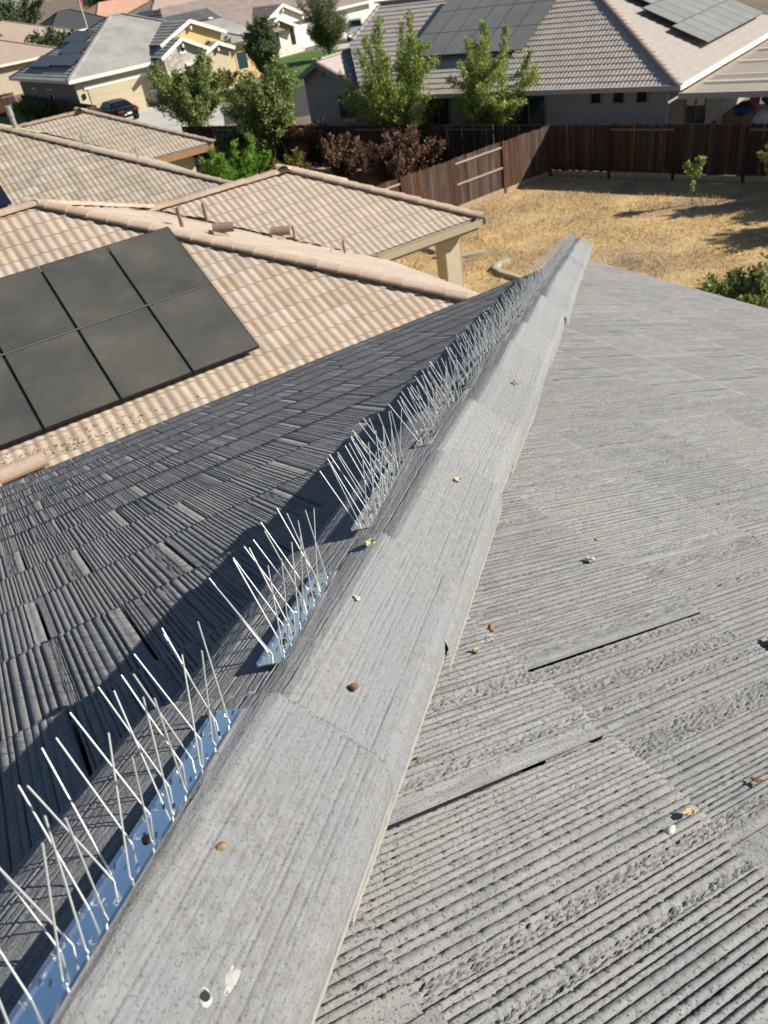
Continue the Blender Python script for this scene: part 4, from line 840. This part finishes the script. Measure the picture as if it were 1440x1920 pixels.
b = MB(); b.add([(37.06, 138, 7.1), (37.5, 137.9, 6.9), (37.3, 137.9, 5.8), (37.06, 138, 6.0), (37.06, 137.96, 7.1), (37.5, 137.86, 6.9), (37.3, 137.86, 5.8), (37.06, 137.96, 6.0)], [(0, 1, 2, 3), (7, 6, 5, 4), (0, 4, 5, 1), (1, 5, 6, 2), (2, 6, 7, 3), (3, 7, 4, 0)]); b.build('flag', M_['cloth_pink'], fp)
# ------------------------------------------------------------------ cars
def car(label, cat, pos, deg, paint, suv=False):
    t = thing('car', label, cat, (pos[0], pos[1], pos[2])); th = R(deg); c, s = math.cos(th), math.sin(th)
    Mx = Matrix(((c, -s, 0, pos[0]), (s, c, 0, pos[1]), (0, 0, 1, pos[2]), (0, 0, 0, 1)))
    # stations along x: (x, halfwidth, z_bottom, z_belt, z_roof or None, roof halfwidth)
    if not suv: st = [(-2.35, .70, .42, .86), (-2.25, .86, .30, .98), (-1.7, .93, .26, 1.02), (-.9, .94, .22, 1.0), (.6, .93, .22, .94), (1.4, .92, .24, .90), (2.1, .86, .28, .80), (2.35, .66, .36, .66)]; gh_ = [(-1.75, 1.00, .62), (-1.0, 1.33, .60), (-.2, 1.42, .60), (.45, 1.38, .60), (1.25, .92, .66)]
    else: st = [(-2.35, .86, .5, 1.05), (-2.25, .93, .40, 1.12), (-1.5, .95, .36, 1.14), (.5, .95, .36, 1.12), (1.3, .94, .38, 1.08), (2.1, .90, .42, 1.0), (2.35, .76, .46, .85)]; gh_ = [(-2.2, 1.14, .74), (-2.0, 1.72, .68), (-.5, 1.8, .68), (.4, 1.76, .68), (1.1, 1.12, .74)]
    b = MB(); rings = []
    for x, hw, z0, z1 in st:
        mid = (z0+z1)/2; rings.append([(x, -hw*.90, z0), (x, -hw, mid), (x, -hw*.97, z1-.06), (x, -hw*.85, z1), (x, 0, z1+.03), (x, hw*.85, z1), (x, hw*.97, z1-.06), (x, hw, mid), (x, hw*.90, z0)])
    k = 9; V = [p for r_ in rings for p in r_]; F = [(i*k+j, i*k+j+1, (i+1)*k+j+1, (i+1)*k+j) for i in range(len(rings)-1) for j in range(k-1)]+[tuple(range(k)), tuple((len(rings)-1)*k+j for j in range(k))[::-1]]+[(i*k+k-1, i*k, (i+1)*k, (i+1)*k+k-1) for i in range(len(rings)-1)]
    b.add(V, F); body = b.build('body', paint, t, Mx, smooth=True); sub = body.modifiers.new('s', 'SUBSURF'); sub.levels = sub.render_levels = 1
    b = MB(); hwb = .80
    V = []
    for x, z, hw in gh_: V += [(x, -hwb*.98, min(z, st[3][3])-.03), (x, -hw, z), (x, 0, z+.035), (x, hw, z), (x, hwb*.98, min(z, st[3][3])-.03)]
    F = [(i*5+j, i*5+j+1, (i+1)*5+j+1, (i+1)*5+j) for i in range(len(gh_)-1) for j in range(4)]+[tuple(range(5)), tuple((len(gh_)-1)*5+j for j in range(5))[::-1]]
    b.add(V, F); b.build('cabin', paint, t, Mx, smooth=False)
    # glass: rear, front, sides
    g0, g1, g3, g4 = gh_[0], gh_[1], gh_[3], gh_[4]
    def pane(name, q): 
        bb = MB(); n_ = np.cross(np.array(q[1])-np.array(q[0]), np.array(q[3])-np.array(q[0])); n_ = unit(n_)*.012; cc = sum(np.array(p) for p in q)/4
        if n_ @ (cc-np.array([0, 0, .9])) < 0: n_ = -n_
        bb.add([np.array(p)+n_ for p in q]+[np.array(p)-n_ for p in q], [(0, 1, 2, 3), (7, 6, 5, 4), (0, 4, 5, 1), (1, 5, 6, 2), (2, 6, 7, 3), (3, 7, 4, 0)]); return bb.build(name, M_['carglass'], t, Mx)
    L1 = lambda a, b_, f: a+(b_-a)*f
    pane('rear_window', [(L1(g0[0], g1[0], .12), -.66, L1(g0[1], g1[1], .12)+.03), (L1(g0[0], g1[0], .12), .66, L1(g0[1], g1[1], .12)+.03), (L1(g0[0], g1[0], .9), .54, L1(g0[1], g1[1], .9)+.03), (L1(g0[0], g1[0], .9), -.54, L1(g0[1], g1[1], .9)+.03)])
    pane('windscreen', [(L1(g4[0], g3[0], .1), -.66, L1(g4[1], g3[1], .1)+.03), (L1(g4[0], g3[0], .1), .66, L1(g4[1], g3[1], .1)+.03), (L1(g4[0], g3[0], .9), .54, L1(g4[1], g3[1], .9)+.03), (L1(g4[0], g3[0], .9), -.54, L1(g4[1], g3[1], .9)+.03)])
    zb = st[3][3]+.02; zt = gh_[2][1]-.07
    for sg_ in (-1, 1): pane('side_window', [(g0[0]+.55, sg_*.80, zb), (g4[0]-.35, sg_*.80, zb), (g3[0]-.1, sg_*.645, zt-.03), (g1[0]+.1, sg_*.645, zt-.03)])
    for wx in (-1.42, 1.42):
        for sg_ in (-1, 1):
            b = MB(); b.tube([(wx, sg_*.70, .34), (wx, sg_*.95, .34)], .34, 20); w_ = b.build('wheel', M_['rubber'], t, Mx); b = MB(); b.tube([(wx, sg_*.94, .34), (wx, sg_*.965, .34)], .22, 16); b.build('rim', M_['rim'], w_, Mx)
    for sg_ in (-1, 1):
        b = MB(); b.box(-2.37, -2.2, *sorted((sg_*.36, sg_*.82)), .72 if not suv else .85, .86 if not suv else 1.05); b.build('tail_lamp', M_['red'], t, Mx, bevel=.02)
        b = MB(); b.box(2.1, 2.36, *sorted((sg_*.40, sg_*.76)), .58 if not suv else .75, .70 if not suv else .9); b.build('headlight', M_['white'], t, Mx, bevel=.02)
        b = MB(); b.box(.62, .80, *sorted((sg_*.93, sg_*1.10)), .93, 1.06); b.build('mirror', paint, t, Mx, bevel=.02)
    b = MB(); b.box(-2.41, -2.36, -.17, .17, .55, .67); b.build('number_plate', M_['white'], t, Mx)
    return t
car('black saloon parked on the pale driveway', 'car', (18.1, 69.0-2.2, .022), 97, M_['carpaint'])
car('silver vehicle parked behind the conifer', 'car', (49.0, 82.5, .03), 238, M_['silverpaint'], True)

# ------------------------------------------------------------------ plants
def plant(name, label, cat, branches, leaf, nleaf, size, spread, seed, trunkm='bark', up=.4, crown='crown', tip_bias=.6, group=None, base=None, lsl=(.7, 1.3), asp=.45, start=.25):
    """branches: list of (points, radii); leaves scatter along the outer parts of the branches"""
    g = np.random.default_rng(seed); t = thing(name, label, cat, tuple(base if base is not None else branches[0][0][0]), group)
    b = MB()
    for pts, rad in branches: b.tube(pts, rad, 7)
    b.build('trunk' if cat == 'tree' else 'stem', M_[trunkm], t, smooth=True)
    W = np.array([max(.05, np.sum(np.linalg.norm(np.diff(np.array(p), axis=0), axis=1))) for p, r_ in branches]); W = W/W.sum(); V = []
    cnt = g.multinomial(nleaf, W); N = 0; allv = []
    for (pts, rad), k in zip(branches, cnt):
        if k == 0: continue
        pts = np.array(pts, float); m_ = len(pts); f = start+(1-start)*g.random(k)**tip_bias; x = f*(m_-1); i = np.minimum(x.astype(int), m_-2); fr_ = (x-i)[:, None]
        p = pts[i]*(1-fr_)+pts[i+1]*fr_; sp = spread*(1.12-.75*f)[:, None]
        # clumping: pull towards a few nodes
        p = p+g.normal(0, 1, (k, 3))*sp*.55
        d = g.normal(0, 1, (k, 3)); d /= np.linalg.norm(d, axis=1)[:, None]; d[:, 2] += up; d /= np.linalg.norm(d, axis=1)[:, None]
        s_ = np.cross(d, g.normal(0, 1, (k, 3))); s_ /= np.linalg.norm(s_, axis=1)[:, None]+1e-9; L = size*g.uniform(*lsl, k)[:, None]; w_ = L*asp*.5
        nr = np.cross(d, s_); mid = p+d*L*.5+nr*L*.08
        allv.append(np.stack([p, mid-s_*w_, p+d*L, mid+s_*w_], 1).reshape(-1, 3))
    V = np.concatenate(allv); V[:, 2] = np.maximum(V[:, 2], .01); Q = np.arange(len(V)).reshape(-1, 4)
    o = bpy.data.objects.new(crown, npmesh(crown, V, Q, M_[leaf])); put(o, t); return t
def rnd_branches(g, base, n, h, spread, r0, trunk_h=.25, up=1.0, wig=.08, sub=2, droop=0, hv=(.65, 1.0)):
    base = np.array(base, float); out = []; fork = base+np.array([0, 0, trunk_h]); out.append(([base, (base+fork)/2+g.normal(0, .02, 3), fork], [r0*1.25, r0, r0*.85]))
    for k in range(n):
        a = 6.283*(k+g.uniform(-.3, .3))/n; rr = spread*g.uniform(.25, 1.0); hh = (h-trunk_h)*g.uniform(*hv)*(1-.25*(rr/spread)**2)
        end = fork+np.array([math.cos(a)*rr, math.sin(a)*rr, hh]); pts = []
        for q in np.linspace(0, 1, 7):
            p = fork+(end-fork)*np.array([q**(.75 if up < 1 else 1.25)]*2+[q])+g.normal(0, wig, 3)*q*(1-.3*q); p[2] -= droop*q*q; pts.append(p)
        out.append((pts, list(np.linspace(r0*.55, .008, 7))))
        for s in range(sub):
            f = g.uniform(.3, .8); i = int(f*6); p0 = pts[i]; a2 = a+g.uniform(-1.4, 1.4); L = h*.22*g.uniform(.5, 1.2)
            p1 = p0+np.array([math.cos(a2)*L*.7, math.sin(a2)*L*.7, L*(.75 if up >= 1 else .4)])
            out.append(([p0, (p0+p1)/2+g.normal(0, .03, 3), p1], [r0*.2, r0*.13, .006]))
    return out
G_ = np.random.default_rng
def tree(label, base, h, spread, n, leaf, nleaf, size, sp, seed, name='tree', cat='tree', **k):
    bk = {q: k.pop(q) for q in ('trunk_h', 'up', 'wig', 'sub', 'droop', 'hv') if q in k}
    lu = k.pop('leaf_up', .4); r0 = k.pop('r0', .06)
    return plant(name, label, cat, rnd_branches(G_(seed), base, n, h, spread, r0, **bk), leaf, nleaf, size, sp, seed+1, up=lu, **k)
# the two upright leafy trees in front of the grey house
tree('upright leafy tree with tall fresh green shoots before the grey gable', (21.0, 32.6, 0), 6.2, 2.5, 22, 'leaf_fresh', 27000, .15, .33, 101, trunk_h=.5, wig=.12, sub=3, up=.6, leaf_up=.8, hv=(.35, 1.0), asp=.34, start=.15, tip_bias=.8)
tree('upright leafy tree with fresh green shoots behind the fence corner', (23.3, 29.2, 0), 5.6, 2.1, 21, 'leaf_fresh', 25000, .14, .31, 111, trunk_h=.45, wig=.10, sub=3, up=.6, leaf_up=.8, hv=(.35, 1.0), asp=.34, start=.15, tip_bias=.8)
tree('bushy green tree beside the pale driveway', (18.1, 50.2, 0), 5.2, 2.5, 26, 'leaf_mid', 20000, .18, .42, 121, trunk_h=.6, sub=4, leaf_up=.2, hv=(.35, 1.0), start=.15)
tree('broad green tree with leaning stakes in front of the black fence', (17.4, 38.4, 0), 4.7, 2.3, 26, 'leaf_mid', 21000, .16, .38, 131, trunk_h=.7, sub=4, leaf_up=.2, hv=(.25, 1.0), start=.15)
tree('tall dense olive-green evergreen behind the broad tree', (30.4, 65.6, 0), 5.0, 1.5, 28, 'leaf_dark', 20000, .2, .42, 141, trunk_h=.3, sub=4, hv=(.5, 1.0), start=.1)
tree('dark purple-leaved plum tree in front of the garage house', (28.5, 71.6, 0), 4.1, 1.8, 22, 'leaf_plum', 12000, .22, .42, 151, trunk_h=.6, sub=4, hv=(.45, 1.0), start=.15)
tree('loose dark conifer in front of the off-white house', (40.0, 72.5, 0), 7.2, 2.6, 30, 'leaf_dark', 16000, .24, .55, 161, trunk_h=.4, sub=5, hv=(.25, 1.0), asp=.25, start=.1)
tree('low rounded shrub with orange tips before the plum tree', (27.0, 66.5, 0), 1.9, 1.3, 12, 'leaf_ochre', 3500, .16, .3, 171, name='shrub', cat='shrub', trunk_h=.15, r0=.03)
tree('round green tree beside the plum tree at the pale wing wall', (30.2, 73.0, 0), 3.0, .9, 10, 'leaf_mid', 2600, .2, .3, 173, trunk_h=.6)
tree('large rust-brown shrub left of the side fence', (18.0, 28.3, 0), 2.6, 1.8, 26, 'leaf_rust', 15000, .13, .28, 181, name='shrub', cat='shrub', trunk_h=.12, r0=.03, sub=3, hv=(.5, 1))
tree('smaller rust-red shrub left of the large rust-brown one', (17.2, 31.6, 0), 2.3, 1.25, 16, 'leaf_rust', 7000, .13, .22, 191, name='shrub', cat='shrub', trunk_h=.12, r0=.025, sub=2, hv=(.5, 1))
tree('rose bush with pink blooms in front of the black fence', (18.1, 36.2, 0), 2.2, 1.2, 16, 'leaf_rose', 5200, .13, .26, 201, name='rose_bush', cat='bush', trunk_h=.15, r0=.025)
tree('dull low bush in the shade of the black fence', (16.2, 40.6, 0), 1.8, 1.2, 14, 'leaf_dark', 4200, .14, .25, 205, name='bush', cat='bush', trunk_h=.1, r0=.02)
tree('bright lime-green bush beside the sand-coloured roof corner', (12.3, 31.2, 0), 2.9, 1.9, 32, 'leaf_lime', 18000, .15, .24, 211, name='bush', cat='bush', trunk_h=.1, r0=.02, sub=3, hv=(.7, 1), leaf_up=.9, asp=.3)
tree('yellow-brown bush right of the lime-green bush', (13.9, 30.2, 0), 2.3, 1.4, 20, 'leaf_ochre', 8500, .14, .25, 221, name='bush', cat='bush', trunk_h=.1, r0=.02)
tree('small staked sapling standing in the dry grass', (22.04, 17.6, 0), 1.55, .34, 8, 'leaf_fresh', 420, .13, .10, 231, name='sapling', trunk_h=.75, r0=.013, sub=1, hv=(.6, 1))
tree('small leafy sapling at the right edge in front of the back fence', (23.6, 15.9, 0), 1.75, .5, 9, 'leaf_fresh', 700, .14, .12, 241, name='sapling', trunk_h=.6, r0=.015, sub=1)
tree('green shrub reaching in at the right edge above the shaded ground', (14.9, 8.7, 0), 3.3, 1.5, 12, 'leaf_mid', 1700, .13, .2, 251, name='shrub', cat='shrub', trunk_h=.2, r0=.02, sub=2, up=.6, hv=(.4, 1))
tree('low dark green ground shrub beside the grey roof edge at the right', (16.2, 11.2, 0), .8, 1.3, 16, 'leaf_mid', 4200, .12, .18, 256, name='shrub', cat='shrub', trunk_h=.05, r0=.012, sub=2, up=.6)
tree('bright green clump at the right edge below the sapling', (21.0, 13.3, 0), 1.2, .7, 10, 'leaf_lime', 1200, .13, .2, 258, name='shrub', cat='shrub', trunk_h=.05, r0=.012)
tree('round clipped green shrub in the strip left of the garage house', (13.9, 79.0, 0), 1.7, 1.0, 14, 'leaf_lime', 3600, .16, .26, 261, name='shrub', cat='shrub', trunk_h=.1, r0=.02)
tree('grey-green shrub next to the round clipped one', (14.5, 76.8, 0), 1.5, .7, 10, 'leaf_dark', 2000, .16, .26, 263, name='shrub', cat='shrub', trunk_h=.1, r0=.02)
tree('yellowish shrub at the foot of the garage house fence', (15.0, 75.0, 0), 1.6, .6, 10, 'leaf_ochre', 1800, .16, .26, 265, name='shrub', cat='shrub', trunk_h=.1, r0=.02)
tree('reddish and green shrubs below the far tan roof', (12.5, 101, 0), 3.6, 2.2, 14, 'leaf_far', 3600, .3, .5, 271, name='shrub', cat='shrub', trunk_h=.2)
for i, (x, y, h, s_, lb) in enumerate(((-9, 148, 7.5, 5, 'large hazy green tree at the top left corner'), (3, 172, 8, 6, 'second hazy tree behind the top left corner tree'), (27, 121, 5.0, 3, 'round far tree right of the palm'), (43, 103.5, 4.6, 2.4, 'green tree behind the garage house ridge'), (48, 101, 4.2, 2.0, 'small green tree right of the ridge tree'), (55.5, 103, 4.8, 2.4, 'green tree below the far dark panels'), (30, 124, 4.5, 2.5, 'dark far tree beside the flag pole'), (16, 190, 8, 7, 'broad far tree on the skyline'), (62, 190, 8, 8, 'wide far tree on the skyline above the flag pole'), (95, 180, 8, 8, 'far tree beyond the taupe-doored house'), (38, 205, 8, 8, 'far tree between the salmon roofs'), (-30, 180, 9, 8, 'far tree beyond the salmon roof at the left'))):
    tree(lb, (x, y, 0), h, s_, 14, 'leaf_far', 3000, .5, .9, 300+i*7, trunk_h=.8, r0=.12, sub=3, hv=(.5, 1))
tree('large shade tree beyond the right edge of the yard', (29.9, 9.8, 0), 6.6, 2.9, 22, 'leaf_mid', 16000, .32, .7, 401, trunk_h=1.6, r0=.14, sub=4, hv=(.5, 1), up=.7)
tree('second shade tree nearer the grey roof beyond the right edge', (22.6, 7.3, 0), 5.2, 1.9, 18, 'leaf_mid', 12000, .3, .6, 411, trunk_h=1.5, r0=.14, sub=4, hv=(.5, 1), up=.7)
for i, (x, y, lb) in enumerate(((-42, 225, 'hazy tree line crown at the far left skyline'), (-22, 240, 'hazy skyline tree left of the flag pole line'), (0, 232, 'hazy skyline tree over the long low tan roof'), (22, 246, 'hazy skyline tree behind the palm'), (48, 238, 'hazy skyline tree behind the charcoal roof'), (74, 250, 'hazy skyline tree behind the salmon roof'), (104, 240, 'hazy skyline tree at the top centre'))):
    tree(lb, (x, y, 0), 9.5, 11, 18, 'leaf_far', 4500, .9, 1.6, 620+i*7, trunk_h=.8, r0=.16, sub=3, hv=(.4, 1))
# palm
g = G_(77); pb = thing('palm_tree', 'drooping palm among the far tan roofs', 'tree', (21, 128, 0)); b = MB(); b.tube([(21, 128, 0), (21.1, 128, 2.5), (21, 128, 5.2)], [.28, .22, .2], 9); b.build('trunk', M_['bark'], pb); V = []
for k in range(26):
    a = k*2.4; el = g.uniform(-.2, 1.1); L = g.uniform(2.0, 2.9); d = np.array([math.cos(a), math.sin(a), 0]); pts = [np.array([21, 128, 5.2])+d*L*q*math.cos(el*.6)+np.array([0, 0, 1])*(math.sin(el)*L*q-1.5*q*q*L*.55) for q in np.linspace(0, 1, 9)]
    for i in range(8):
        for s in (-1, 1):
            for j in range(3):
                p = pts[i]+(pts[i+1]-pts[i])*j/3; sd_ = np.array([-d[1], d[0], 0])*s; tip = p+sd_*.5+d*.25+np.array([0, 0, -.28]); w_ = d*.05; V += [p-w_, p+w_, tip+w_*.3, tip-w_*.3]
o = bpy.data.objects.new('crown', npmesh('crown', V, np.arange(len(V)).reshape(-1, 4), M_['leaf_far'])); put(o, pb)
# leaning stakes at the broad tree
for p, q, lb in (((16.9, 37.8, 0), (17.5, 38.3, 1.7), 'pale wooden stake leaning left against the broad tree'), ((17.9, 37.9, 0), (17.55, 38.3, 1.9), 'pale wooden stake leaning right against the broad tree')):
    b = MB(); b.tube([p, q], .045, 6); tag(b.build('stake', M_['rail'], None), lb, 'stake', 'tree stakes')

# ------------------------------------------------------------------ bird spikes on the hip
def wire_mesh():
    b = MB(); b.tube([(0, 0, 0), (0, 0, .086)], [.00068, .00068], 8); return b.mesh('spike', M_['wire'], smooth=False)
WIRE = wire_mesh()
def cap_lift(a):                                           # height of the cap surface step at this place
    for e in caps_end:
        if a <= e: return .012+.046*(a-e)
    return .012
SV0, SV1 = -.013, .013
def spike_strip(a0, a1, label, seed, c0=-.006, c1=-.006):
    g = np.random.default_rng(seed); t = thing('bird_spike_strip', label, 'bird spikes', tuple(hip((a0+a1)/2, .03, .06)), 'bird spike strips along the hip')
    lf = max(cap_lift(a0+.02), cap_lift(a1-.02))-.004
    # strip follows the straight line between its ends
    def SP(a, v, h=0): 
        c = c0+(c1-c0)*(a-a0)/(a1-a0); return hip(a, v+c, cap_h(cm)+v*sl_+lf+.004+h)
    cm = (c0+c1)/2; sl_ = (cap_h(SV1+cm)-cap_h(SV0+cm))/(SV1-SV0)
    b = MB(); nseg = 8; prof = [(SV0-.001, .0035), (SV0, .0), (SV0+.004, .0008), (SV1-.004, .0008), (SV1, 0), (SV1+.001, .0035)]
    V = []; F = []
    for i in range(nseg+1):
        a = a0+(a1-a0)*i/nseg
        for v, h in prof: V.append(SP(a, v, h))
        for v, h in prof: V.append(SP(a, v, h-.0012))
    k = 12
    for i in range(nseg):
        for j in range(5): F.append((i*k+j, i*k+j+1, (i+1)*k+j+1, (i+1)*k+j)); F.append((i*k+6+j+1, i*k+6+j, (i+1)*k+6+j, (i+1)*k+6+j+1))
        F.append((i*k, (i+1)*k, (i+1)*k+6, i*k+6)); F.append((i*k+5, i*k+11, (i+1)*k+11, (i+1)*k+5))
    for i in (0, nseg): F.append(tuple(i*k+j for j in range(6))+tuple(i*k+11-j for j in range(6)))
    b.add(V, F); base = b.build('base_strip', M_['steel'], t)
    n3 = unit(HN+HL*(-sl_)); st = a0+.018; i = 0
    while st < a1-.008:
        for (lat, off, ax) in (((.34, .022, g.normal(0, .12)), (-.34, .010, g.normal(0, .14))) if i % 2 else ((.16, .018, g.normal(-.1, .16)), (-.12, .008, g.normal(.10, .16)), (.42, .023, g.normal(.08, .16)))[:(3 if a0 < 1.4 else 2)]):
            p = SP(st+g.normal(0, .003), SV0+off, .001); d = unit(n3+HL*(lat+g.normal(0, .05))*.9+HT*ax); x = unit(np.cross(d, HT)); y = np.cross(d, x)
            s = g.uniform(.93, 1.04); o = bpy.data.objects.new('spike', WIRE); put(o, t, Matrix(((x[0], y[0], d[0]*s, p[0]), (x[1], y[1], d[1]*s, p[1]), (x[2], y[2], d[2]*s, p[2]), (0, 0, 0, 1))))
        # folded tabs which clamp the wires
        if st < 2.2:
            b = MB()
            for off in (.007, .015, .023):
                p = SP(st+.003, SV0+off, .0012); a_ = g.uniform(-.5, .5); x = unit(HT*math.cos(a_)+HL*math.sin(a_)); y = unit(np.cross(n3, x)); tl = unit(x+n3*g.uniform(.5, .9)); b.frame(p, tl, y, unit(np.cross(tl, y))*-1, 0, .0036, -.0010, .0010, 0, .0005)
            b.build('clamp_tabs', M_['steel'], base)
        i += 1; st += .0255
    for q in (.2, .72):
        if a0 > 2.2: break
        a = a0+(a1-a0)*q; b = MB(); p = SP(a, SV0+.013, .001); b.tube([p, p+n3*.0014], .0034, 12); sc_ = b.build('screw', M_['screw'], base)
    return t
spans = [(-.15, .338, 'nearest bird spike strip, running out at the lower left corner', -.056, -.024), (.418, .601, 'short bird spike strip, second from the viewer', -.024, -.011), (.722, 1.01, 'bird spike strip, third from the viewer', -.016, .005), (1.095, 1.50, 'bird spike strip, fourth from the viewer', -.008, -.004)]
names = ['fifth', 'sixth', 'seventh', 'eighth', 'ninth', 'tenth', 'eleventh', 'twelfth', 'thirteenth']
for k in range(10): spans.append((1.515+.51*k, 1.515+.51*k+.49, 'bird spike strip, %s from the viewer along the hip' % names[k] if k < 9 else 'farthest bird spike strip at the lower end of the hip', -.006, -.006))
for i, (s0, s1, lb, k0, k1) in enumerate(spans): spike_strip(s0, s1, lb, 500+i, k0, k1)

# ------------------------------------------------------------------ bits lying on the roof
def on_right(x, y, h=0):
    q = (.10-x) % .355; return np.array([x, y, CZ+MR*(CX-x)+h-.015*q/.355-.002])
def on_cap(a, v, h=0): return hip(a, v, cap_h(v)+cap_lift(a)+h)
def leaf_bit(label, p, n, L, m, seed, cat='leaf', group='bits fallen on the roof'):
    g = np.random.default_rng(seed); n = unit(n); x = unit(np.cross(n, g.normal(0, 1, 3))); y = np.cross(n, x); b = MB(); k = 9; V = []; 
    for i in range(k):
        q = i/(k-1); w = math.sin(math.pi*min(1, q*1.02+.02))**.7*L*.3*(1+g.normal(0, .12)); c = p+x*(q-.5)*L+y*math.sin(q*4+seed)*L*.08
        V += [c-y*w+n*(.004+L*.12*g.random()), c+n*(.002+L*.03), c+y*w+n*(.004+L*.16*g.random())]
    F = []
    for i in range(k-1):
        for j in range(2): F.append((3*i+j, 3*i+j+1, 3*i+4+j, 3*i+3+j))
    b.add(V, F); o = b.build(cat if cat == 'leaf' else 'scrap', m); s_ = o.modifiers.new('s', 'SOLIDIFY'); s_.thickness = .0012
    return tag(o, label, cat, group)
NR = unit((MR, 0, 1)); NC = unit(HN-HL*.5)
leaf_bit('curled yellow dry leaf in the middle of the right slope', on_right(.747, .743, .004), NR, .022, M_['leafdry'], 1)
leaf_bit('pale dry leaf on a hip cap beside the third spike strip', on_cap(.947, -.094, .001), NC, .017, M_['leafdry'], 2)
leaf_bit('pale dry leaf on the hip ridge just past the short strip', on_cap(.651, -.049, .001), HN, .018, M_['leafdry'], 3)
leaf_bit('tiny dry leaf on a hip cap beside the fifth spike strip', on_cap(1.614, -.104, .001), NC, .018, M_['leafdry'], 4)
leaf_bit('yellow-green dry leaf with a white chip on the right slope', on_right(.43, .29, .006), NR, .017, M_['leafdry'], 5)
leaf_bit('dead brown leaf at the right edge of the right slope', on_right(.552, .294, .004), NR, .014, M_['leafdead'], 6)
leaf_bit('tiny yellow leaf scrap near the hip cap edge', on_right(.406, .604, .003), NR, .013, M_['leafdry'], 7)
lump('seed_husk', 'brown seed husk at the edge of the hip cap on the right slope', 'seed', on_right(.466, .652, .006), .0048, M_['nut'], 11, (1, 1, 1.1), 'bits fallen on the roof')
lump('seed_husk', 'pale brown seed husk on the second hip cap', 'seed', on_cap(.431, -.096, .0015), .0034, M_['nut'], 12, (1.2, 1, .9), 'bits fallen on the roof')
lump('seed_husk', 'brown seed husk on the nearest hip cap', 'seed', on_cap(.217, -.075, .0015), .0032, M_['nut'], 13, (1.3, .8, .8), 'bits fallen on the roof')
for i, (x, y, lb) in enumerate(((1.247, .864, 'dark crumb far out on the right slope'), (1.027, .846, 'dark crumb left of the far crumb on the right slope'), (.837, .82, 'brown crumb beside the yellow leaf'), (.234, .479, 'reddish crumb by the hip cap edge'))): lump('seed_husk', lb, 'seed', on_right(x, y, .002), .0030, M_['nut'], 20+i, (1.2, 1, .7), 'bits fallen on the roof')
lump('chip', 'white chip next to the yellow-green leaf on the right slope', 'chip', on_right(.40, .287, .003), .0048, M_['chip'], 31, (1.3, .8, .6), 'bits fallen on the roof')
def splat(label, a, v, r, m, seed, asp=(1, 1)):
    g = np.random.default_rng(seed); b = MB(); n = 22; V = [on_cap(a, v, .0026)]
    for k in range(n):
        w = 6.283*k/n; rr = r*(1+.15*math.sin(3*w+seed)+g.normal(0, .10)); V.append(on_cap(a+math.cos(w)*rr*asp[0], v+math.sin(w)*rr*asp[1], .0016))
    F = [(0, k+1, (k+1) % n+1) for k in range(n)]; o = b.add(V, F).build('dropping', m); return tag(o, label, 'dropping', 'bits fallen on the roof')
splat('small white bird dropping on the second hip cap', .546, -.066, .0034, M_['drop'], 41); splat('long whitish smear on the nearest hip cap', .152, -.110, .0055, M_['drop'], 42, (1.5, .6))
nl = thing('cap_nail', 'chipped nail hole with pale mortar ring at the bottom of the nearest cap', 'nail', tuple(on_cap(.139, -.099))); b = MB(); V = [on_cap(.136+.0045*(1+.25*math.sin(2*w))*math.cos(w), -.102+.0045*math.sin(w), .0016) for w in np.linspace(0, 6.283, 14)[:-1]]+[on_cap(.136+.0028*math.cos(w), -.102+.0028*math.sin(w), .0028) for w in np.linspace(0, 6.283, 14)[:-1]]
b.add(V, [(i, (i+1) % 13, 13+(i+1) % 13, 13+i) for i in range(13)]); b.build('mortar_ring', M_['drop'], nl); b = MB(); p = on_cap(.136, -.102, .0012); b.tube([p, p+NC*.0012], .0030, 10); b.build('nail_head', mat('green_black_hole', (.02, .026, .02), rough=.8), nl)
o = MB().frame(on_right(.835, .455, .01), unit((.7, -.5, -.2)), unit((.5, .7, -.2)), NR, -.005, .05, -.02, .03, 0, .003).build('plastic_sheet', M_['plastic']); tag(o, 'white plastic sheet corner at the right edge of the right slope', 'plastic sheet')
